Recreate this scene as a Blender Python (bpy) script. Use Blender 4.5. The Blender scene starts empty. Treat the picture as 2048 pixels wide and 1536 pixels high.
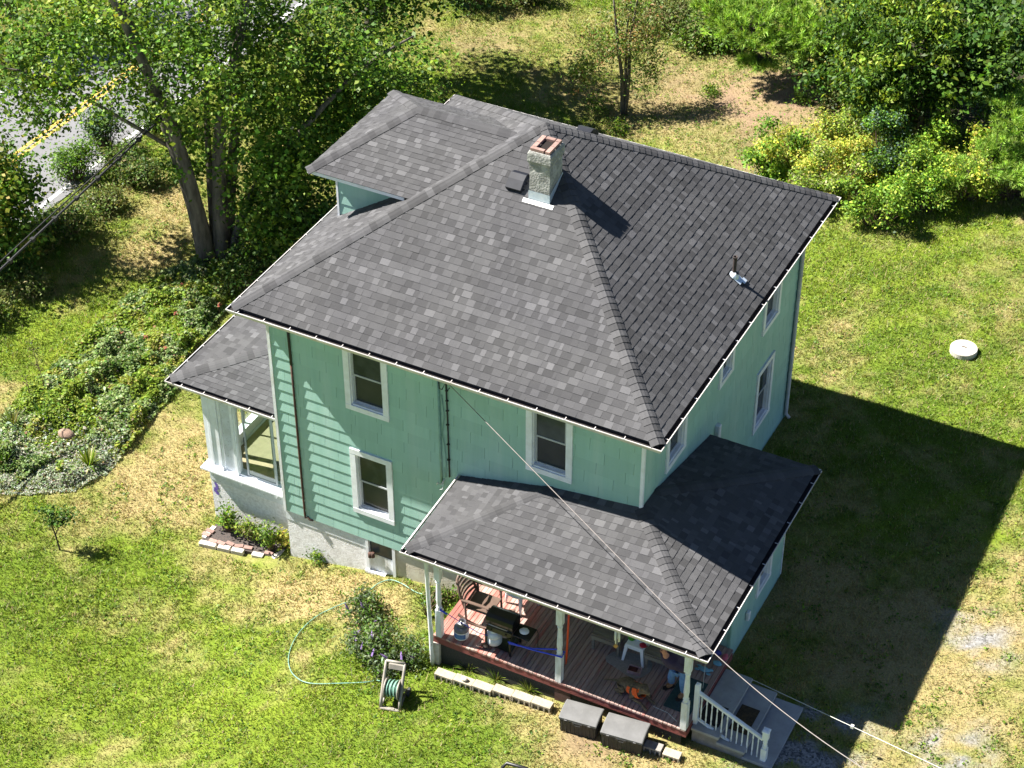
import bpy, math, random
import numpy as np
from mathutils import Vector as V, Matrix

random.seed(7)
RNG = np.random.default_rng(11)
SC = bpy.context.scene
COL = SC.collection

# ------------------------------------------------------------------ camera, sky, sun, exposure
CAM_POS = np.array([18.80872384, -25.57018273, 28.64729942])
FOCAL_PX = 3938.092
_yaw, _pit, _rol = map(math.radians, (117.5371, 38.5137, -0.1264))
_F = np.array([math.cos(_yaw)*math.cos(_pit), math.sin(_yaw)*math.cos(_pit), -math.sin(_pit)])
_R0 = np.array([math.sin(_yaw), -math.cos(_yaw), 0.0])
_U0 = np.cross(_R0, _F)
_R = _R0*math.cos(_rol) + _U0*math.sin(_rol)
_U = -_R0*math.sin(_rol) + _U0*math.cos(_rol)
cd = bpy.data.cameras.new('camera')
cd.sensor_width = 36.0
cd.lens = FOCAL_PX/2048*36.0
cd.clip_start = 0.5
cd.clip_end = 2000
cam = bpy.data.objects.new('camera', cd)
COL.objects.link(cam)
cam.matrix_world = Matrix(((_R[0], _U[0], -_F[0], CAM_POS[0]), (_R[1], _U[1], -_F[1], CAM_POS[1]),
                           (_R[2], _U[2], -_F[2], CAM_POS[2]), (0, 0, 0, 1)))
SC.camera = cam

SUN_AZ, SUN_EL = math.radians(9.48+180), math.radians(49.2)      # direction towards the sun
sky_w = bpy.data.worlds.new('World')
SC.world = sky_w
sky_w.use_nodes = True
_nt = sky_w.node_tree
_sky = _nt.nodes.new('ShaderNodeTexSky')
_sky.sky_type = 'NISHITA'
_sky.sun_disc = False
_sky.air_density = .5
_sky.dust_density = .1
_sky.altitude = 300
_sky.sun_elevation = SUN_EL
_sky.sun_rotation = math.pi/2 - SUN_AZ
_nt.links.new(_sky.outputs[0], _nt.nodes['Background'].inputs[0])
_nt.nodes['Background'].inputs[1].default_value = 0.05
sl = bpy.data.lights.new('sun', 'SUN')
sl.energy = 5.0
sl.angle = math.radians(0.5)
sl.color = (1.0, 0.95, 0.87)
sun = bpy.data.objects.new('sun', sl)
COL.objects.link(sun)
_ts = V((math.cos(SUN_AZ)*math.cos(SUN_EL), math.sin(SUN_AZ)*math.cos(SUN_EL), math.sin(SUN_EL)))
sun.rotation_euler = _ts.to_track_quat('Z', 'Y').to_euler()
sun.location = (-20, -5, 40)
SC.view_settings.view_transform = 'Standard'
SC.view_settings.look = 'None'
SC.view_settings.exposure = 1.78
SC.view_settings.gamma = 1.0

# ------------------------------------------------------------------ helpers
def ground_z(x):
    return np.interp(x, [-1, 0, 2.7, 4.75, 7.5, 10], [-1.3, -1.13, -.55, -.3, -.05, 0])

def on_z(u, v, z):
    d = _F + _R*(u-1024)/FOCAL_PX - _U*(v-768)/FOCAL_PX
    return CAM_POS + d*(z-CAM_POS[2])/d[2]

def gp(u, v):                       # the spot of the ground that a point of the photograph shows
    z = -.5
    for _ in range(40):
        z = .5*z + .5*float(ground_z(on_z(u, v, z)[0]))
    q = on_z(u, v, z)
    return float(q[0]), float(q[1]), z

class MB:
    """collects faces, then links them as one mesh object"""
    def __init__(s):
        s.v = []; s.f = []; s.c = []
    def face(s, pts, c=1.0):
        n = len(s.v)
        s.v += [tuple(p) for p in pts]
        s.f.append(tuple(range(n, n+len(pts))))
        s.c.append(c)
    def box(s, lo, hi, c=1.0, M=None, bev=0.0):
        x0, y0, z0 = lo; x1, y1, z1 = hi
        if bev > 0:
            b = min(bev, (x1-x0)*.45, (y1-y0)*.45, (z1-z0)*.45)
            ring = lambda z, i: [(x0+i+b-b*(i == 0)*0, y0+i, z)]
            def octo(z, i):
                return [(x0+b, y0+i, z), (x1-b, y0+i, z), (x1-i, y0+b, z), (x1-i, y1-b, z),
                        (x1-b, y1-i, z), (x0+b, y1-i, z), (x0+i, y1-b, z), (x0+i, y0+b, z)]
            rings = [octo(z0, b*.7), octo(z0+b, 0), octo(z1-b, 0), octo(z1, b*.7)]
            if M is not None: rings = [[M @ V(p) for p in r] for r in rings]
            s.loft(rings, c, True)
            return
        P = [(x0, y0, z0), (x1, y0, z0), (x1, y1, z0), (x0, y1, z0), (x0, y0, z1), (x1, y0, z1), (x1, y1, z1), (x0, y1, z1)]
        if M is not None: P = [M @ V(p) for p in P]
        for q in ((0, 3, 2, 1), (4, 5, 6, 7), (0, 1, 5, 4), (1, 2, 6, 5), (2, 3, 7, 6), (3, 0, 4, 7)):
            s.face([P[i] for i in q], c)
    def loft(s, rings, c=1.0, caps=True):
        n0 = len(s.v); k = len(rings[0])
        for r in rings: s.v += [tuple(p) for p in r]
        for i in range(len(rings)-1):
            for j in range(k):
                a = n0+i*k+j; b = n0+i*k+(j+1) % k
                s.f.append((a, b, b+k, a+k)); s.c.append(c)
        if caps:
            s.f.append(tuple(n0+j for j in reversed(range(k)))); s.c.append(c)
            e = n0+(len(rings)-1)*k
            s.f.append(tuple(e+j for j in range(k))); s.c.append(c)
    def tube(s, pts, r, n=6, c=1.0, caps=True):
        pts = [V(p) for p in pts]
        rr = r if hasattr(r, '__len__') else [r]*len(pts)
        rings = []
        up = V((0, 0, 1))
        prev = None
        for i, p in enumerate(pts):
            t = (pts[min(i+1, len(pts)-1)]-pts[max(i-1, 0)])
            t = t.normalized() if t.length > 1e-9 else V((0, 0, 1))
            a = prev - t*prev.dot(t) if prev is not None else (t.cross(up) if abs(t.z) < .95 else t.cross(V((1, 0, 0))))
            if a.length < 1e-6: a = t.orthogonal()
            a.normalize(); prev = a
            b = t.cross(a)
            rings.append([p + (a*math.cos(2*math.pi*j/n) + b*math.sin(2*math.pi*j/n))*rr[i] for j in range(n)])
        s.loft(rings, c, caps)
    def lathe(s, prof, loc=(0, 0, 0), n=16, c=1.0, caps=True, sx=1, sy=1):
        rings = [[(loc[0]+r*sx*math.cos(2*math.pi*j/n), loc[1]+r*sy*math.sin(2*math.pi*j/n), loc[2]+z) for j in range(n)] for r, z in prof]
        s.loft(rings, c, caps)
    def prism(s, poly, z0, z1, c=1.0):
        s.loft([[(x, y, z0) for x, y in poly], [(x, y, z1) for x, y in poly]], c, True)
    def build(s, name, m, parent=None, smooth=False, bevel=0.0):
        me = bpy.data.meshes.new(name)
        me.from_pydata(s.v, [], s.f)
        me.materials.append(m)
        if m.get('tone') or any(c != 1.0 for c in s.c):
            if any(hasattr(c, '__len__') for c in s.c):
                at = me.attributes.new('col', 'FLOAT_COLOR', 'FACE')
                at.data.foreach_set('color', np.array([(*c, 1.0) if hasattr(c, '__len__') else (c, c, c, 1) for c in s.c], np.float32).ravel())
            else:
                at = me.attributes.new('tone', 'FLOAT', 'FACE')
                at.data.foreach_set('value', np.array(s.c, np.float32))
        if smooth:
            me.polygons.foreach_set('use_smooth', [True]*len(me.polygons))
        me.update()
        o = bpy.data.objects.new(name, me)
        COL.objects.link(o)
        if parent is not None: o.parent = parent
        if bevel:
            b = o.modifiers.new('bevel', 'BEVEL'); b.width = bevel; b.segments = 2; b.limit_method = 'ANGLE'
        return o

def thing(name, label, cat, loc=(0, 0, 0), rz=0.0, group=None):
    o = bpy.data.objects.new(name, None)
    o.empty_display_size = .2
    COL.objects.link(o)
    o.location = loc; o.rotation_euler = (0, 0, rz)
    o['label'] = label; o['category'] = cat
    if group: o['group'] = group
    return o

def tag(o, label=None, cat=None, group=None, kind=None):
    if label: o['label'] = label
    if cat: o['category'] = cat
    if group: o['group'] = group
    if kind: o['kind'] = kind
    return o

def copy_tree(o, parent=None):
    c = o.copy(); COL.objects.link(c)
    if parent is not None: c.parent = parent
    for ch in list(o.children): copy_tree(ch, c)
    return c

def skin(name, m, parent, nodes, edges, root=0, sub=2, smooth=True):
    """a body grown round a skeleton: nodes = [(x,y,z,radius or (rx,ry))]"""
    me = bpy.data.meshes.new(name)
    me.from_pydata([n[:3] for n in nodes], edges, [])
    me.materials.append(m)
    o = bpy.data.objects.new(name, me); COL.objects.link(o)
    if parent is not None: o.parent = parent
    sk = o.modifiers.new('skin', 'SKIN')
    sk.use_smooth_shade = True
    if not me.skin_vertices: me.skin_vertices.new()
    for i, n in enumerate(nodes):
        r = n[3]
        me.skin_vertices[0].data[i].radius = r if hasattr(r, '__len__') else (r, r)
        me.skin_vertices[0].data[i].use_root = (i == root)
    ss = o.modifiers.new('sub', 'SUBSURF'); ss.levels = sub; ss.render_levels = sub
    return o

# value noise for scattering and colour patches
_LAT = RNG.random((256, 256))
def vnoise(x, y):
    x = np.asarray(x, float); y = np.asarray(y, float)
    xi = np.floor(x).astype(int); yi = np.floor(y).astype(int)
    fx = x-xi; fy = y-yi
    fx = fx*fx*(3-2*fx); fy = fy*fy*(3-2*fy)
    g = lambda a, b: _LAT[a & 255, b & 255]
    return (g(xi, yi)*(1-fx)+g(xi+1, yi)*fx)*(1-fy)+(g(xi, yi+1)*(1-fx)+g(xi+1, yi+1)*fx)*fy
def fbm(x, y, o=4):
    s = 0; a = .5; t = 0
    for i in range(o):
        s = s+a*vnoise(x*2**i+17.3*i, y*2**i+9.1*i); t += a; a *= .55
    return s/t

# ------------------------------------------------------------------ materials
def _n(nt, t, **kw):
    n = nt.nodes.new(t)
    for k, v in kw.items(): setattr(n, k, v)
    return n

def mat(name, c1, c2=None, scale=6.0, rough=.75, bump=0.0, bscale=60.0, metal=0.0, spec=.4, tone=False, col=False,
        stretch=(1, 1, 1), fac=(.35, .65), c3=None, s3=1.5, f3=(.55, .7), detail=6.0):
    m = bpy.data.materials.new(name); m.use_nodes = True
    nt = m.node_tree; L = nt.links
    b = nt.nodes['Principled BSDF']
    b.inputs['Roughness'].default_value = rough
    b.inputs['Metallic'].default_value = metal
    b.inputs['Specular IOR Level'].default_value = spec
    tc = _n(nt, 'ShaderNodeTexCoord'); mp = _n(nt, 'ShaderNodeMapping')
    mp.inputs['Scale'].default_value = stretch
    L.new(tc.outputs['Object'], mp.inputs['Vector'])
    def noise(sc, lo, hi):
        n = _n(nt, 'ShaderNodeTexNoise'); n.inputs['Scale'].default_value = sc; n.inputs['Detail'].default_value = detail
        n.inputs['Roughness'].default_value = .6
        L.new(mp.outputs[0], n.inputs['Vector'])
        r = _n(nt, 'ShaderNodeMapRange'); r.inputs[1].default_value = lo; r.inputs[2].default_value = hi
        L.new(n.outputs['Fac'], r.inputs[0])
        return r.outputs[0]
    rgb = _n(nt, 'ShaderNodeRGB'); rgb.outputs[0].default_value = (*c1, 1)
    out = rgb.outputs[0]
    if col:
        at = _n(nt, 'ShaderNodeAttribute', attribute_name='col'); out = at.outputs['Color']
    if c2 is not None:
        mx = _n(nt, 'ShaderNodeMix', data_type='RGBA')
        L.new(noise(scale, *fac), mx.inputs[0]); L.new(out, mx.inputs[6])
        if col:
            mm = _n(nt, 'ShaderNodeMix', data_type='RGBA', blend_type='MULTIPLY'); mm.inputs[0].default_value = 1
            L.new(out, mm.inputs[6]); mm.inputs[7].default_value = (*c2, 1); L.new(mm.outputs[2], mx.inputs[7])
        else: mx.inputs[7].default_value = (*c2, 1)
        out = mx.outputs[2]
    if c3 is not None:
        mx = _n(nt, 'ShaderNodeMix', data_type='RGBA')
        L.new(noise(s3, *f3), mx.inputs[0]); L.new(out, mx.inputs[6]); mx.inputs[7].default_value = (*c3, 1)
        out = mx.outputs[2]
    if tone:
        m['tone'] = True
        at = _n(nt, 'ShaderNodeAttribute', attribute_name='tone')
        mm = _n(nt, 'ShaderNodeVectorMath', operation='SCALE')
        L.new(out, mm.inputs[0]); L.new(at.outputs['Fac'], mm.inputs['Scale'])
        out = mm.outputs[0]
    L.new(out, b.inputs['Base Color'])
    if bump:
        n = _n(nt, 'ShaderNodeTexNoise'); n.inputs['Scale'].default_value = bscale; n.inputs['Detail'].default_value = 5
        L.new(mp.outputs[0], n.inputs['Vector'])
        bp = _n(nt, 'ShaderNodeBump'); bp.inputs['Strength'].default_value = bump; bp.inputs['Distance'].default_value = .02
        L.new(n.outputs['Fac'], bp.inputs['Height']); L.new(bp.outputs[0], b.inputs['Normal'])
    return m

def leaf_mat(name, trans=.35, rough=.5, spec=.2):
    m = bpy.data.materials.new(name); m.use_nodes = True
    nt = m.node_tree; L = nt.links
    b = nt.nodes['Principled BSDF']; b.inputs['Roughness'].default_value = rough; b.inputs['Specular IOR Level'].default_value = spec
    at = _n(nt, 'ShaderNodeAttribute', attribute_name='col')
    L.new(at.outputs['Color'], b.inputs['Base Color'])
    t = _n(nt, 'ShaderNodeBsdfTranslucent')
    g = _n(nt, 'ShaderNodeMix', data_type='RGBA', blend_type='MULTIPLY'); g.inputs[0].default_value = 1
    L.new(at.outputs['Color'], g.inputs[6]); g.inputs[7].default_value = (1.25, 1.2, .5, 1)
    L.new(g.outputs[2], t.inputs['Color'])
    mx = _n(nt, 'ShaderNodeMixShader'); mx.inputs[0].default_value = trans
    L.new(b.outputs[0], mx.inputs[1]); L.new(t.outputs[0], mx.inputs[2])
    L.new(mx.outputs[0], nt.nodes['Material Output'].inputs[0])
    return m

def glass_mat(name, tint=(.9, .95, .93)):
    m = bpy.data.materials.new(name); m.use_nodes = True
    nt = m.node_tree; L = nt.links
    nt.nodes.remove(nt.nodes['Principled BSDF'])
    tr = _n(nt, 'ShaderNodeBsdfTransparent'); tr.inputs[0].default_value = (*tint, 1)
    gl = _n(nt, 'ShaderNodeBsdfGlossy'); gl.inputs['Roughness'].default_value = .02
    lw = _n(nt, 'ShaderNodeLayerWeight'); lw.inputs[0].default_value = .5
    pw = _n(nt, 'ShaderNodeMath', operation='POWER'); pw.inputs[1].default_value = 4.0
    fr = _n(nt, 'ShaderNodeMath', operation='MULTIPLY_ADD'); fr.inputs[1].default_value = .6; fr.inputs[2].default_value = .05
    L.new(lw.outputs['Facing'], pw.inputs[0]); L.new(pw.outputs[0], fr.inputs[0])
    mx = _n(nt, 'ShaderNodeMixShader')
    L.new(fr.outputs[0], mx.inputs[0]); L.new(tr.outputs[0], mx.inputs[1]); L.new(gl.outputs[0], mx.inputs[2])
    L.new(mx.outputs[0], nt.nodes['Material Output'].inputs[0])
    return m

MT = {}
MT['shingle'] = mat('asphalt_shingle', (.073, .073, .076), (.060, .060, .065), scale=.7, rough=.95, spec=.25, tone=True, bump=.35, bscale=140, detail=8, c3=(.09, .088, .088), s3=70, f3=(.5, .75))
MT['siding'] = mat('green_siding', (.30, .49, .43), (.265, .445, .385), scale=5, stretch=(1.6, 1.6, .10), fac=(.3, .7), rough=.6, tone=True, bump=.12, bscale=45, spec=.3, c3=(.38, .53, .48), s3=1.6, f3=(.5, .9))
MT['white'] = mat('white_paint', (.76, .79, .84), (.66, .68, .70), scale=5, rough=.5, bump=.05, bscale=25)
MT['oldwhite'] = mat('worn_white_paint', (.73, .76, .80), (.55, .55, .53), scale=9, stretch=(1, 1, .35), rough=.6, bump=.15, bscale=30, c3=(.25, .22, .18), s3=16, f3=(.66, .78))
MT['gutter'] = mat('gutter_white', (.58, .57, .57), (.44, .41, .39), scale=2.5, rough=.45, c3=(.33, .29, .25), s3=6, f3=(.6, .8))
MT['trough'] = mat('gutter_inside', (.03, .025, .025), (.015, .013, .013), scale=8, rough=.9)
MT['sash'] = mat('sash_grey', (.42, .44, .47), (.36, .38, .4), scale=9, rough=.45)
MT['pane'] = mat('dark_pane', (.018, .026, .030), (.085, .10, .105), scale=.8, rough=.1, spec=.32, fac=(.42, .7))  # paler noise patches painted in as uneven reflections
MT['blind'] = mat('dim_room', (.026, .032, .034), (.04, .044, .046), scale=1.2, rough=.12, spec=.28)
MT['glass'] = glass_mat('clear_glass')
MT['stucco'] = mat('white_stucco', (.78, .78, .79), (.58, .57, .56), scale=14, rough=.9, bump=1.0, bscale=42, c3=(.33, .3, .27), s3=2.2, f3=(.6, .8))
MT['parge'] = mat('painted_parging', (.62, .66, .70), (.52, .54, .55), scale=4, rough=.85, bump=.25, bscale=40, c3=(.12, .12, .12), s3=24, f3=(.6, .75))
MT['tanblock'] = mat('tan_foundation', (.62, .59, .50), (.50, .45, .36), scale=5, rough=.9, bump=.3, bscale=30, c3=(.40, .20, .07), s3=1.3, f3=(.66, .82))
MT['concrete'] = mat('grey_concrete', (.36, .36, .36), (.27, .27, .27), scale=3, rough=.9, bump=.25, bscale=80, c3=(.2, .2, .2), s3=9, f3=(.62, .85))
MT['paleconcrete'] = mat('pale_concrete', (.52, .47, .38), (.40, .35, .28), scale=6, rough=.95, bump=.4, bscale=70)
MT['lid'] = mat('septic_lid_concrete', (.50, .47, .41), (.40, .37, .32), scale=7, rough=.95, bump=.35, bscale=60, c3=(.38, .33, .27), s3=14, f3=(.6, .8))
MT['chimney'] = mat('mossy_render', (.36, .36, .34), (.15, .15, .14), scale=5, fac=(.42, .62), rough=.95, bump=.9, bscale=28, c3=(.50, .50, .48), s3=5, f3=(.55, .75))
MT['brick'] = mat('red_brick', (.27, .175, .15), (.20, .125, .105), scale=14, rough=.9, bump=.3, bscale=60, tone=True)
MT['soot_black'] = mat('soot_black', (.012, .008, .007), rough=1)
MT['metal'] = mat('flashing_metal', (.60, .66, .74), (.45, .54, .64), scale=9, rough=.35, metal=.25)
MT['whitemetal'] = mat('flashing_white', (.75, .75, .73), rough=.5)
MT['ventblack'] = mat('vent_black', (.010, .012, .018), (.016, .018, .026), scale=7, rough=.5, spec=.25)
MT['rust'] = mat('rusty_pipe', (.10, .045, .03), (.045, .03, .025), scale=6, rough=.85, bump=.3, bscale=60)
MT['iron'] = mat('weathered_iron', (.055, .038, .032), (.03, .024, .022), scale=9, rough=.8)
MT['blackcable'] = mat('black_cable', (.015, .015, .016), rough=.6)
MT['greencond'] = mat('painted_conduit', (.2, .37, .31), (.15, .27, .23), scale=9, rough=.6)
MT['cable'] = mat('grey_cable', (.24, .21, .20), (.18, .16, .15), scale=12, rough=.6)
MT['wire'] = mat('pale_wire', (.55, .56, .50), rough=.5)
MT['deck'] = mat('painted_deck_boards', (.36, .15, .12), (.27, .095, .075), scale=5, stretch=(2, .2, 1), rough=.8, bump=.35, bscale=50, c3=(.36, .28, .24), s3=2.2, f3=(.44, .58), tone=True)
MT['greydeck'] = mat('weathered_deck_boards', (.29, .185, .165), (.35, .26, .23), scale=6, stretch=(4, .4, 1), rough=.85, bump=.45, bscale=40, tone=True, c3=(.33, .13, .115), s3=1.6, f3=(.56, .68))
MT['redtrim'] = mat('red_trim_board', (.24, .065, .055), (.16, .05, .042), scale=7, rough=.8, bump=.2, bscale=40)
MT['mesh'] = mat('black_screen', (.022, .022, .022), (.06, .06, .06), scale=55, rough=.8, fac=(.5, .62))
MT['oldwood'] = mat('grey_weathered_wood', (.24, .21, .17), (.15, .125, .10), scale=9, stretch=(.2, 1, 1), rough=.9, bump=.5, bscale=45)
MT['brownboard'] = mat('brown_board', (.10, .05, .04), (.06, .035, .03), scale=9, rough=.85)
MT['carpet'] = mat('tan_carpet', (.30, .26, .16), (.24, .21, .13), scale=5, rough=1)
MT['brownplastic'] = mat('brown_plastic', (.10, .065, .05), (.14, .095, .075), scale=4, rough=.45)
MT['blackplastic'] = mat('black_plastic', (.014, .014, .014), (.022, .022, .022), scale=5, rough=.4)
MT['grillblack'] = mat('grill_enamel', (.010, .010, .010), rough=.3, spec=.4)
MT['olive'] = mat('greasy_panel', (.05, .045, .02), (.03, .03, .015), scale=9, rough=.4)
MT['steel'] = mat('bare_steel', (.4, .4, .4), rough=.35, metal=.9)
MT['tank'] = mat('tank_white', (.72, .73, .75), (.6, .6, .6), scale=8, rough=.4)
MT['tanktop'] = mat('tank_sleeve_grey', (.12, .12, .14), rough=.4)
MT['bluelabel'] = mat('blue_label', (.03, .09, .28), (.05, .16, .36), scale=11, rough=.45)
MT['bluecord'] = mat('blue_cord', (.04, .07, .62), rough=.55)
MT['orange'] = mat('orange_pole', (.75, .08, .015), rough=.5)
MT['binlid'] = mat('faded_bin_lid', (.115, .115, .115), (.15, .15, .15), scale=3, rough=.75, c3=(.22, .22, .215), s3=11, f3=(.64, .8), bump=.1)
MT['bin'] = mat('bin_black', (.030, .030, .030), (.045, .045, .045), scale=4, rough=.55)
MT['block'] = mat('cinder_block', (.40, .35, .26), (.30, .26, .195), scale=9, rough=.95, bump=.5, bscale=70)
MT['greyblock'] = mat('grey_cinder_block', (.27, .255, .235), (.2, .19, .175), scale=9, rough=.95, bump=.5, bscale=70)
MT['reelgrey'] = mat('reel_plastic', (.30, .27, .23), (.24, .22, .19), scale=5, rough=.5)
MT['reeldark'] = mat('reel_dark_plastic', (.05, .05, .05), rough=.5)
MT['hose'] = mat('green_hose', (.11, .27, .20), (.22, .36, .29), scale=30, rough=.4)
MT['plasticwhite'] = mat('white_plastic', (.74, .75, .78), rough=.4)
MT['rug'] = mat('grey_rug', (.30, .275, .275), (.23, .21, .21), scale=25, rough=1, bump=.4, bscale=150)
MT['greenmat'] = mat('green_mat', (.035, .075, .07), (.025, .05, .05), scale=30, rough=1, bump=.4, bscale=150)
MT['blackmat'] = mat('black_mat', (.014, .011, .011), (.022, .016, .015), scale=20, rough=.95)
MT['brownmat'] = mat('brown_mat', (.075, .05, .022), (.03, .022, .014), scale=22, rough=1, bump=.4, bscale=120)
MT['box'] = mat('box_pale', (.48, .36, .36), (.35, .2, .2), scale=9, rough=.7)
MT['boxin'] = mat('box_inside', (.05, .012, .012), (.12, .03, .03), scale=9, rough=.8)
MT['skin'] = mat('skin_tone', (.46, .21, .15), (.40, .17, .12), scale=12, rough=.55)
MT['hair'] = mat('grey_brown_hair', (.12, .09, .07), rough=.7)
MT['shirt'] = mat('navy_shirt', (.035, .024, .055), (.05, .035, .07), scale=9, rough=.9, bump=.2, bscale=14)
MT['jeans'] = mat('blue_jeans', (.085, .18, .38), (.14, .26, .46), scale=10, rough=.9, bump=.3, bscale=20)
MT['boot'] = mat('tan_boot', (.36, .18, .08), (.25, .12, .055), scale=12, rough=.7)
MT['sole'] = mat('boot_sole', (.03, .022, .018), rough=.8)
MT['brindle'] = mat('brindle_coat', (.20, .145, .085), (.085, .062, .04), scale=26, stretch=(1, 1, 1), rough=.85, c3=(.03, .024, .02), s3=8, f3=(.6, .72))
MT['vest'] = mat('orange_vest', (.95, .15, .02), (.85, .11, .015), scale=8, rough=.55)
MT['webbing'] = mat('dark_webbing', (.07, .06, .045), rough=.9)
MT['bark'] = mat('grey_brown_bark', (.15, .13, .105), (.06, .05, .04), scale=7, stretch=(1, 1, .25), rough=.95, bump=.8, bscale=22)
MT['darkbark'] = mat('dark_bark', (.06, .045, .035), (.03, .024, .02), scale=9, stretch=(1, 1, .3), rough=.95, bump=.6, bscale=28)
MT['drystem'] = mat('dry_stem', (.13, .085, .055), (.09, .06, .04), scale=9, rough=.95)
MT['leaf'] = leaf_mat('broad_leaf')
MT['needle'] = leaf_mat('pine_needle', .25, .55, .25)
MT['grass'] = leaf_mat('grass_blade', .3, .6, .2)
MT['purple'] = mat('purple_spray_paint', (.10, .05, .32), (.2, .14, .45), scale=20, rough=.7)
MT['stonepale'] = mat('pale_edging_stone', (.58, .55, .48), (.46, .42, .36), scale=9, rough=.95, bump=.4, bscale=50)
MT['soil'] = mat('dark_mulch', (.05, .045, .045), (.09, .07, .06), scale=25, rough=1, bump=.6, bscale=60)
MT['rock'] = mat('brown_rock', (.28, .19, .14), (.20, .14, .1), scale=8, rough=.95, bump=.6, bscale=25)
MT['asphalt'] = mat('asphalt_road', (.165, .165, .175), (.14, .14, .148), scale=2.0, rough=.9, bump=.3, bscale=120, c3=(.20, .20, .205), s3=60, f3=(.5, .8))
MT['yellow'] = mat('yellow_road_paint', (.62, .40, .06), (.52, .34, .08), scale=15, rough=.75, c3=(.22, .2, .18), s3=20, f3=(.66, .8))
MT['roadwhite'] = mat('white_road_paint', (.68, .68, .66), (.5, .5, .5), scale=14, rough=.75)

# ------------------------------------------------------------------ ground, road
W, L, OV, HG, KM = 8.216, 8.19, .568, 5.765, .639
DECK_Z = .5
def ground_fields(x, y):
    """how dry, bare, gravelly and lime-green the lawn is at each spot"""
    dry = .345+.55*(fbm(x*.33+3, y*.33+8)-.5)+.6*(fbm(x*1.1, y*1.1)-.5)+.65*(fbm(x*3.7, y*3.7, 3)-.5)
    bare = np.zeros_like(dry); grav = np.zeros_like(dry); lime = .25+.9*(fbm(x*.22+40, y*.22+5)-.5)
    def blob(u, v, s, s2=None):
        gx, gy, _ = gp(u, v)
        jx = x+.9*s*(fbm(x*1.7+u, y*1.7)-.5); jy = y+.9*s*(fbm(x*1.7, y*1.7+v)-.5)
        return np.exp(-((jx-gx)**2/(2*s*s)+(jy-gy)**2/(2*(s2 or s)**2)))
    for u, v, s, a in [(400, 880, 1.0, .3), (345, 985, 1.0, .32), (300, 1060, 1.1, .2), (480, 1160, 1.0, .22), (690, 1150, .6, .55), (590, 1180, .5, .5),
                       (745, 1235, .6, .6), (640, 1235, .5, .45), (610, 1340, .5, .45), (560, 1390, .4, .3), (520, 1460, .4, .35), (740, 1450, .35, .4), (840, 1480, .3, .25),
                       (1000, 1410, .6, .5), (1180, 1500, .9, .6), (1340, 1535, .5, .5), (1900, 1350, 1.6, .36), (1840, 1500, 1.5, .4), (1990, 1180, 1.0, .32), (1650, 760, .8, .35), (1690, 660, .5, .3),
                       (1800, 480, 1.5, .15), (1950, 640, 1, .12), (1740, 1270, 1.2, .45), (1640, 1150, 1, .4), (1500, 170, 2.2, .25), (1250, 130, 2.0, .15), (1380, 260, 1.5, .15), (1050, 60, 2, .15),
                       (300, 420, 1.3, .4), (230, 555, .8, .25), (330, 500, .8, .4), (100, 620, .8, .3), (60, 800, 1.0, .4), (350, 1290, .5, .3), (200, 1370, .5, .25), (60, 1250, 1, .15), (210, 1240, .4, .3), (430, 1500, .6, .3)]:
        dry = dry+.72*a*blob(u, v, s)
    for u, v, s, a in [(110, 680, 1.4, .5), (40, 1330, 1.6, .25), (420, 1380, 1.8, .3), (900, 1440, 1.0, .35), (620, 1480, 1.0, .3), (900, 260, 1.5, .35), (1850, 560, 2.2, .2), (1850, 850, 1.5, .3), (150, 1200, 1.2, .2), (280, 1110, .6, .3), (640, 1100, .5, .2), (770, 1090, .6, .3)]:
        dry = dry-a*blob(u, v, s)
    for u, v, s, a in [(1590, 185, 1.5, .8), (1480, 215, 1.3, .35), (1400, 170, 1.6, .22), (1530, 290, 1.2, .4), (1300, 215, 1.0, .4), (960, 90, 1.0, .6), (1200, 1500, .5, .5), (1000, 1400, .3, .4), (1150, 1475, .3, .4), (690, 1230, .4, .25), (1500, 330, .8, .5), (1560, 1180, .5, .4), (590, 1120, .25, .6), (1350, 140, 1.0, .3)]:
        bare = bare+a*blob(u, v, s)*(.45+1.1*(fbm(x*2.2, y*2.2)))
    for u, v, s, a in [(1965, 1290, .45, .9), (1940, 1250, .35, .6), (1890, 1515, .4, .9), (1935, 1500, .4, .8), (1625, 1480, .55, 1.6), (1580, 1530, .5, 1.6), (1690, 1420, .5, .3)]:
        grav = grav+a*blob(u, v, s)*np.clip(2.6*(fbm(x*2.6, y*2.6)-.38), 0, 1.0)
    for u, v, s, a in [(130, 670, 1.2, .5), (900, 270, 2, .4), (1850, 520, 2.5, .2), (600, 1450, 1.5, .3), (60, 1330, 1.5, .15)]:
        lime = lime+a*blob(u, v, s)
    ma, mb_ = np.array(gp(1620, 565)[:2]), np.array(gp(2048, 455)[:2]); e = (mb_-ma)/np.linalg.norm(mb_-ma)
    d = -(x-ma[0])*e[1]+(y-ma[1])*e[0]
    lime = lime+np.where((x > 8) & (y > 3), .26*np.sin(2*math.pi*(d+.25*fbm(x*.5, y*.5))/1.25), 0)+np.where(x < -8, .28*np.sin(2*math.pi*(x+.3*fbm(x*.5, y*.5))/1.15), 0)+np.where((y < -1) & (x < 7), .14*np.sin(2*math.pi*(x*.8-y*.6+.3*fbm(x*.5, y*.5))/1.1), 0)
    return np.clip(dry, 0, 1), np.clip(bare, 0, 1), np.clip(grav, 0, 1), np.clip(lime, 0, 1)

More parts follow.
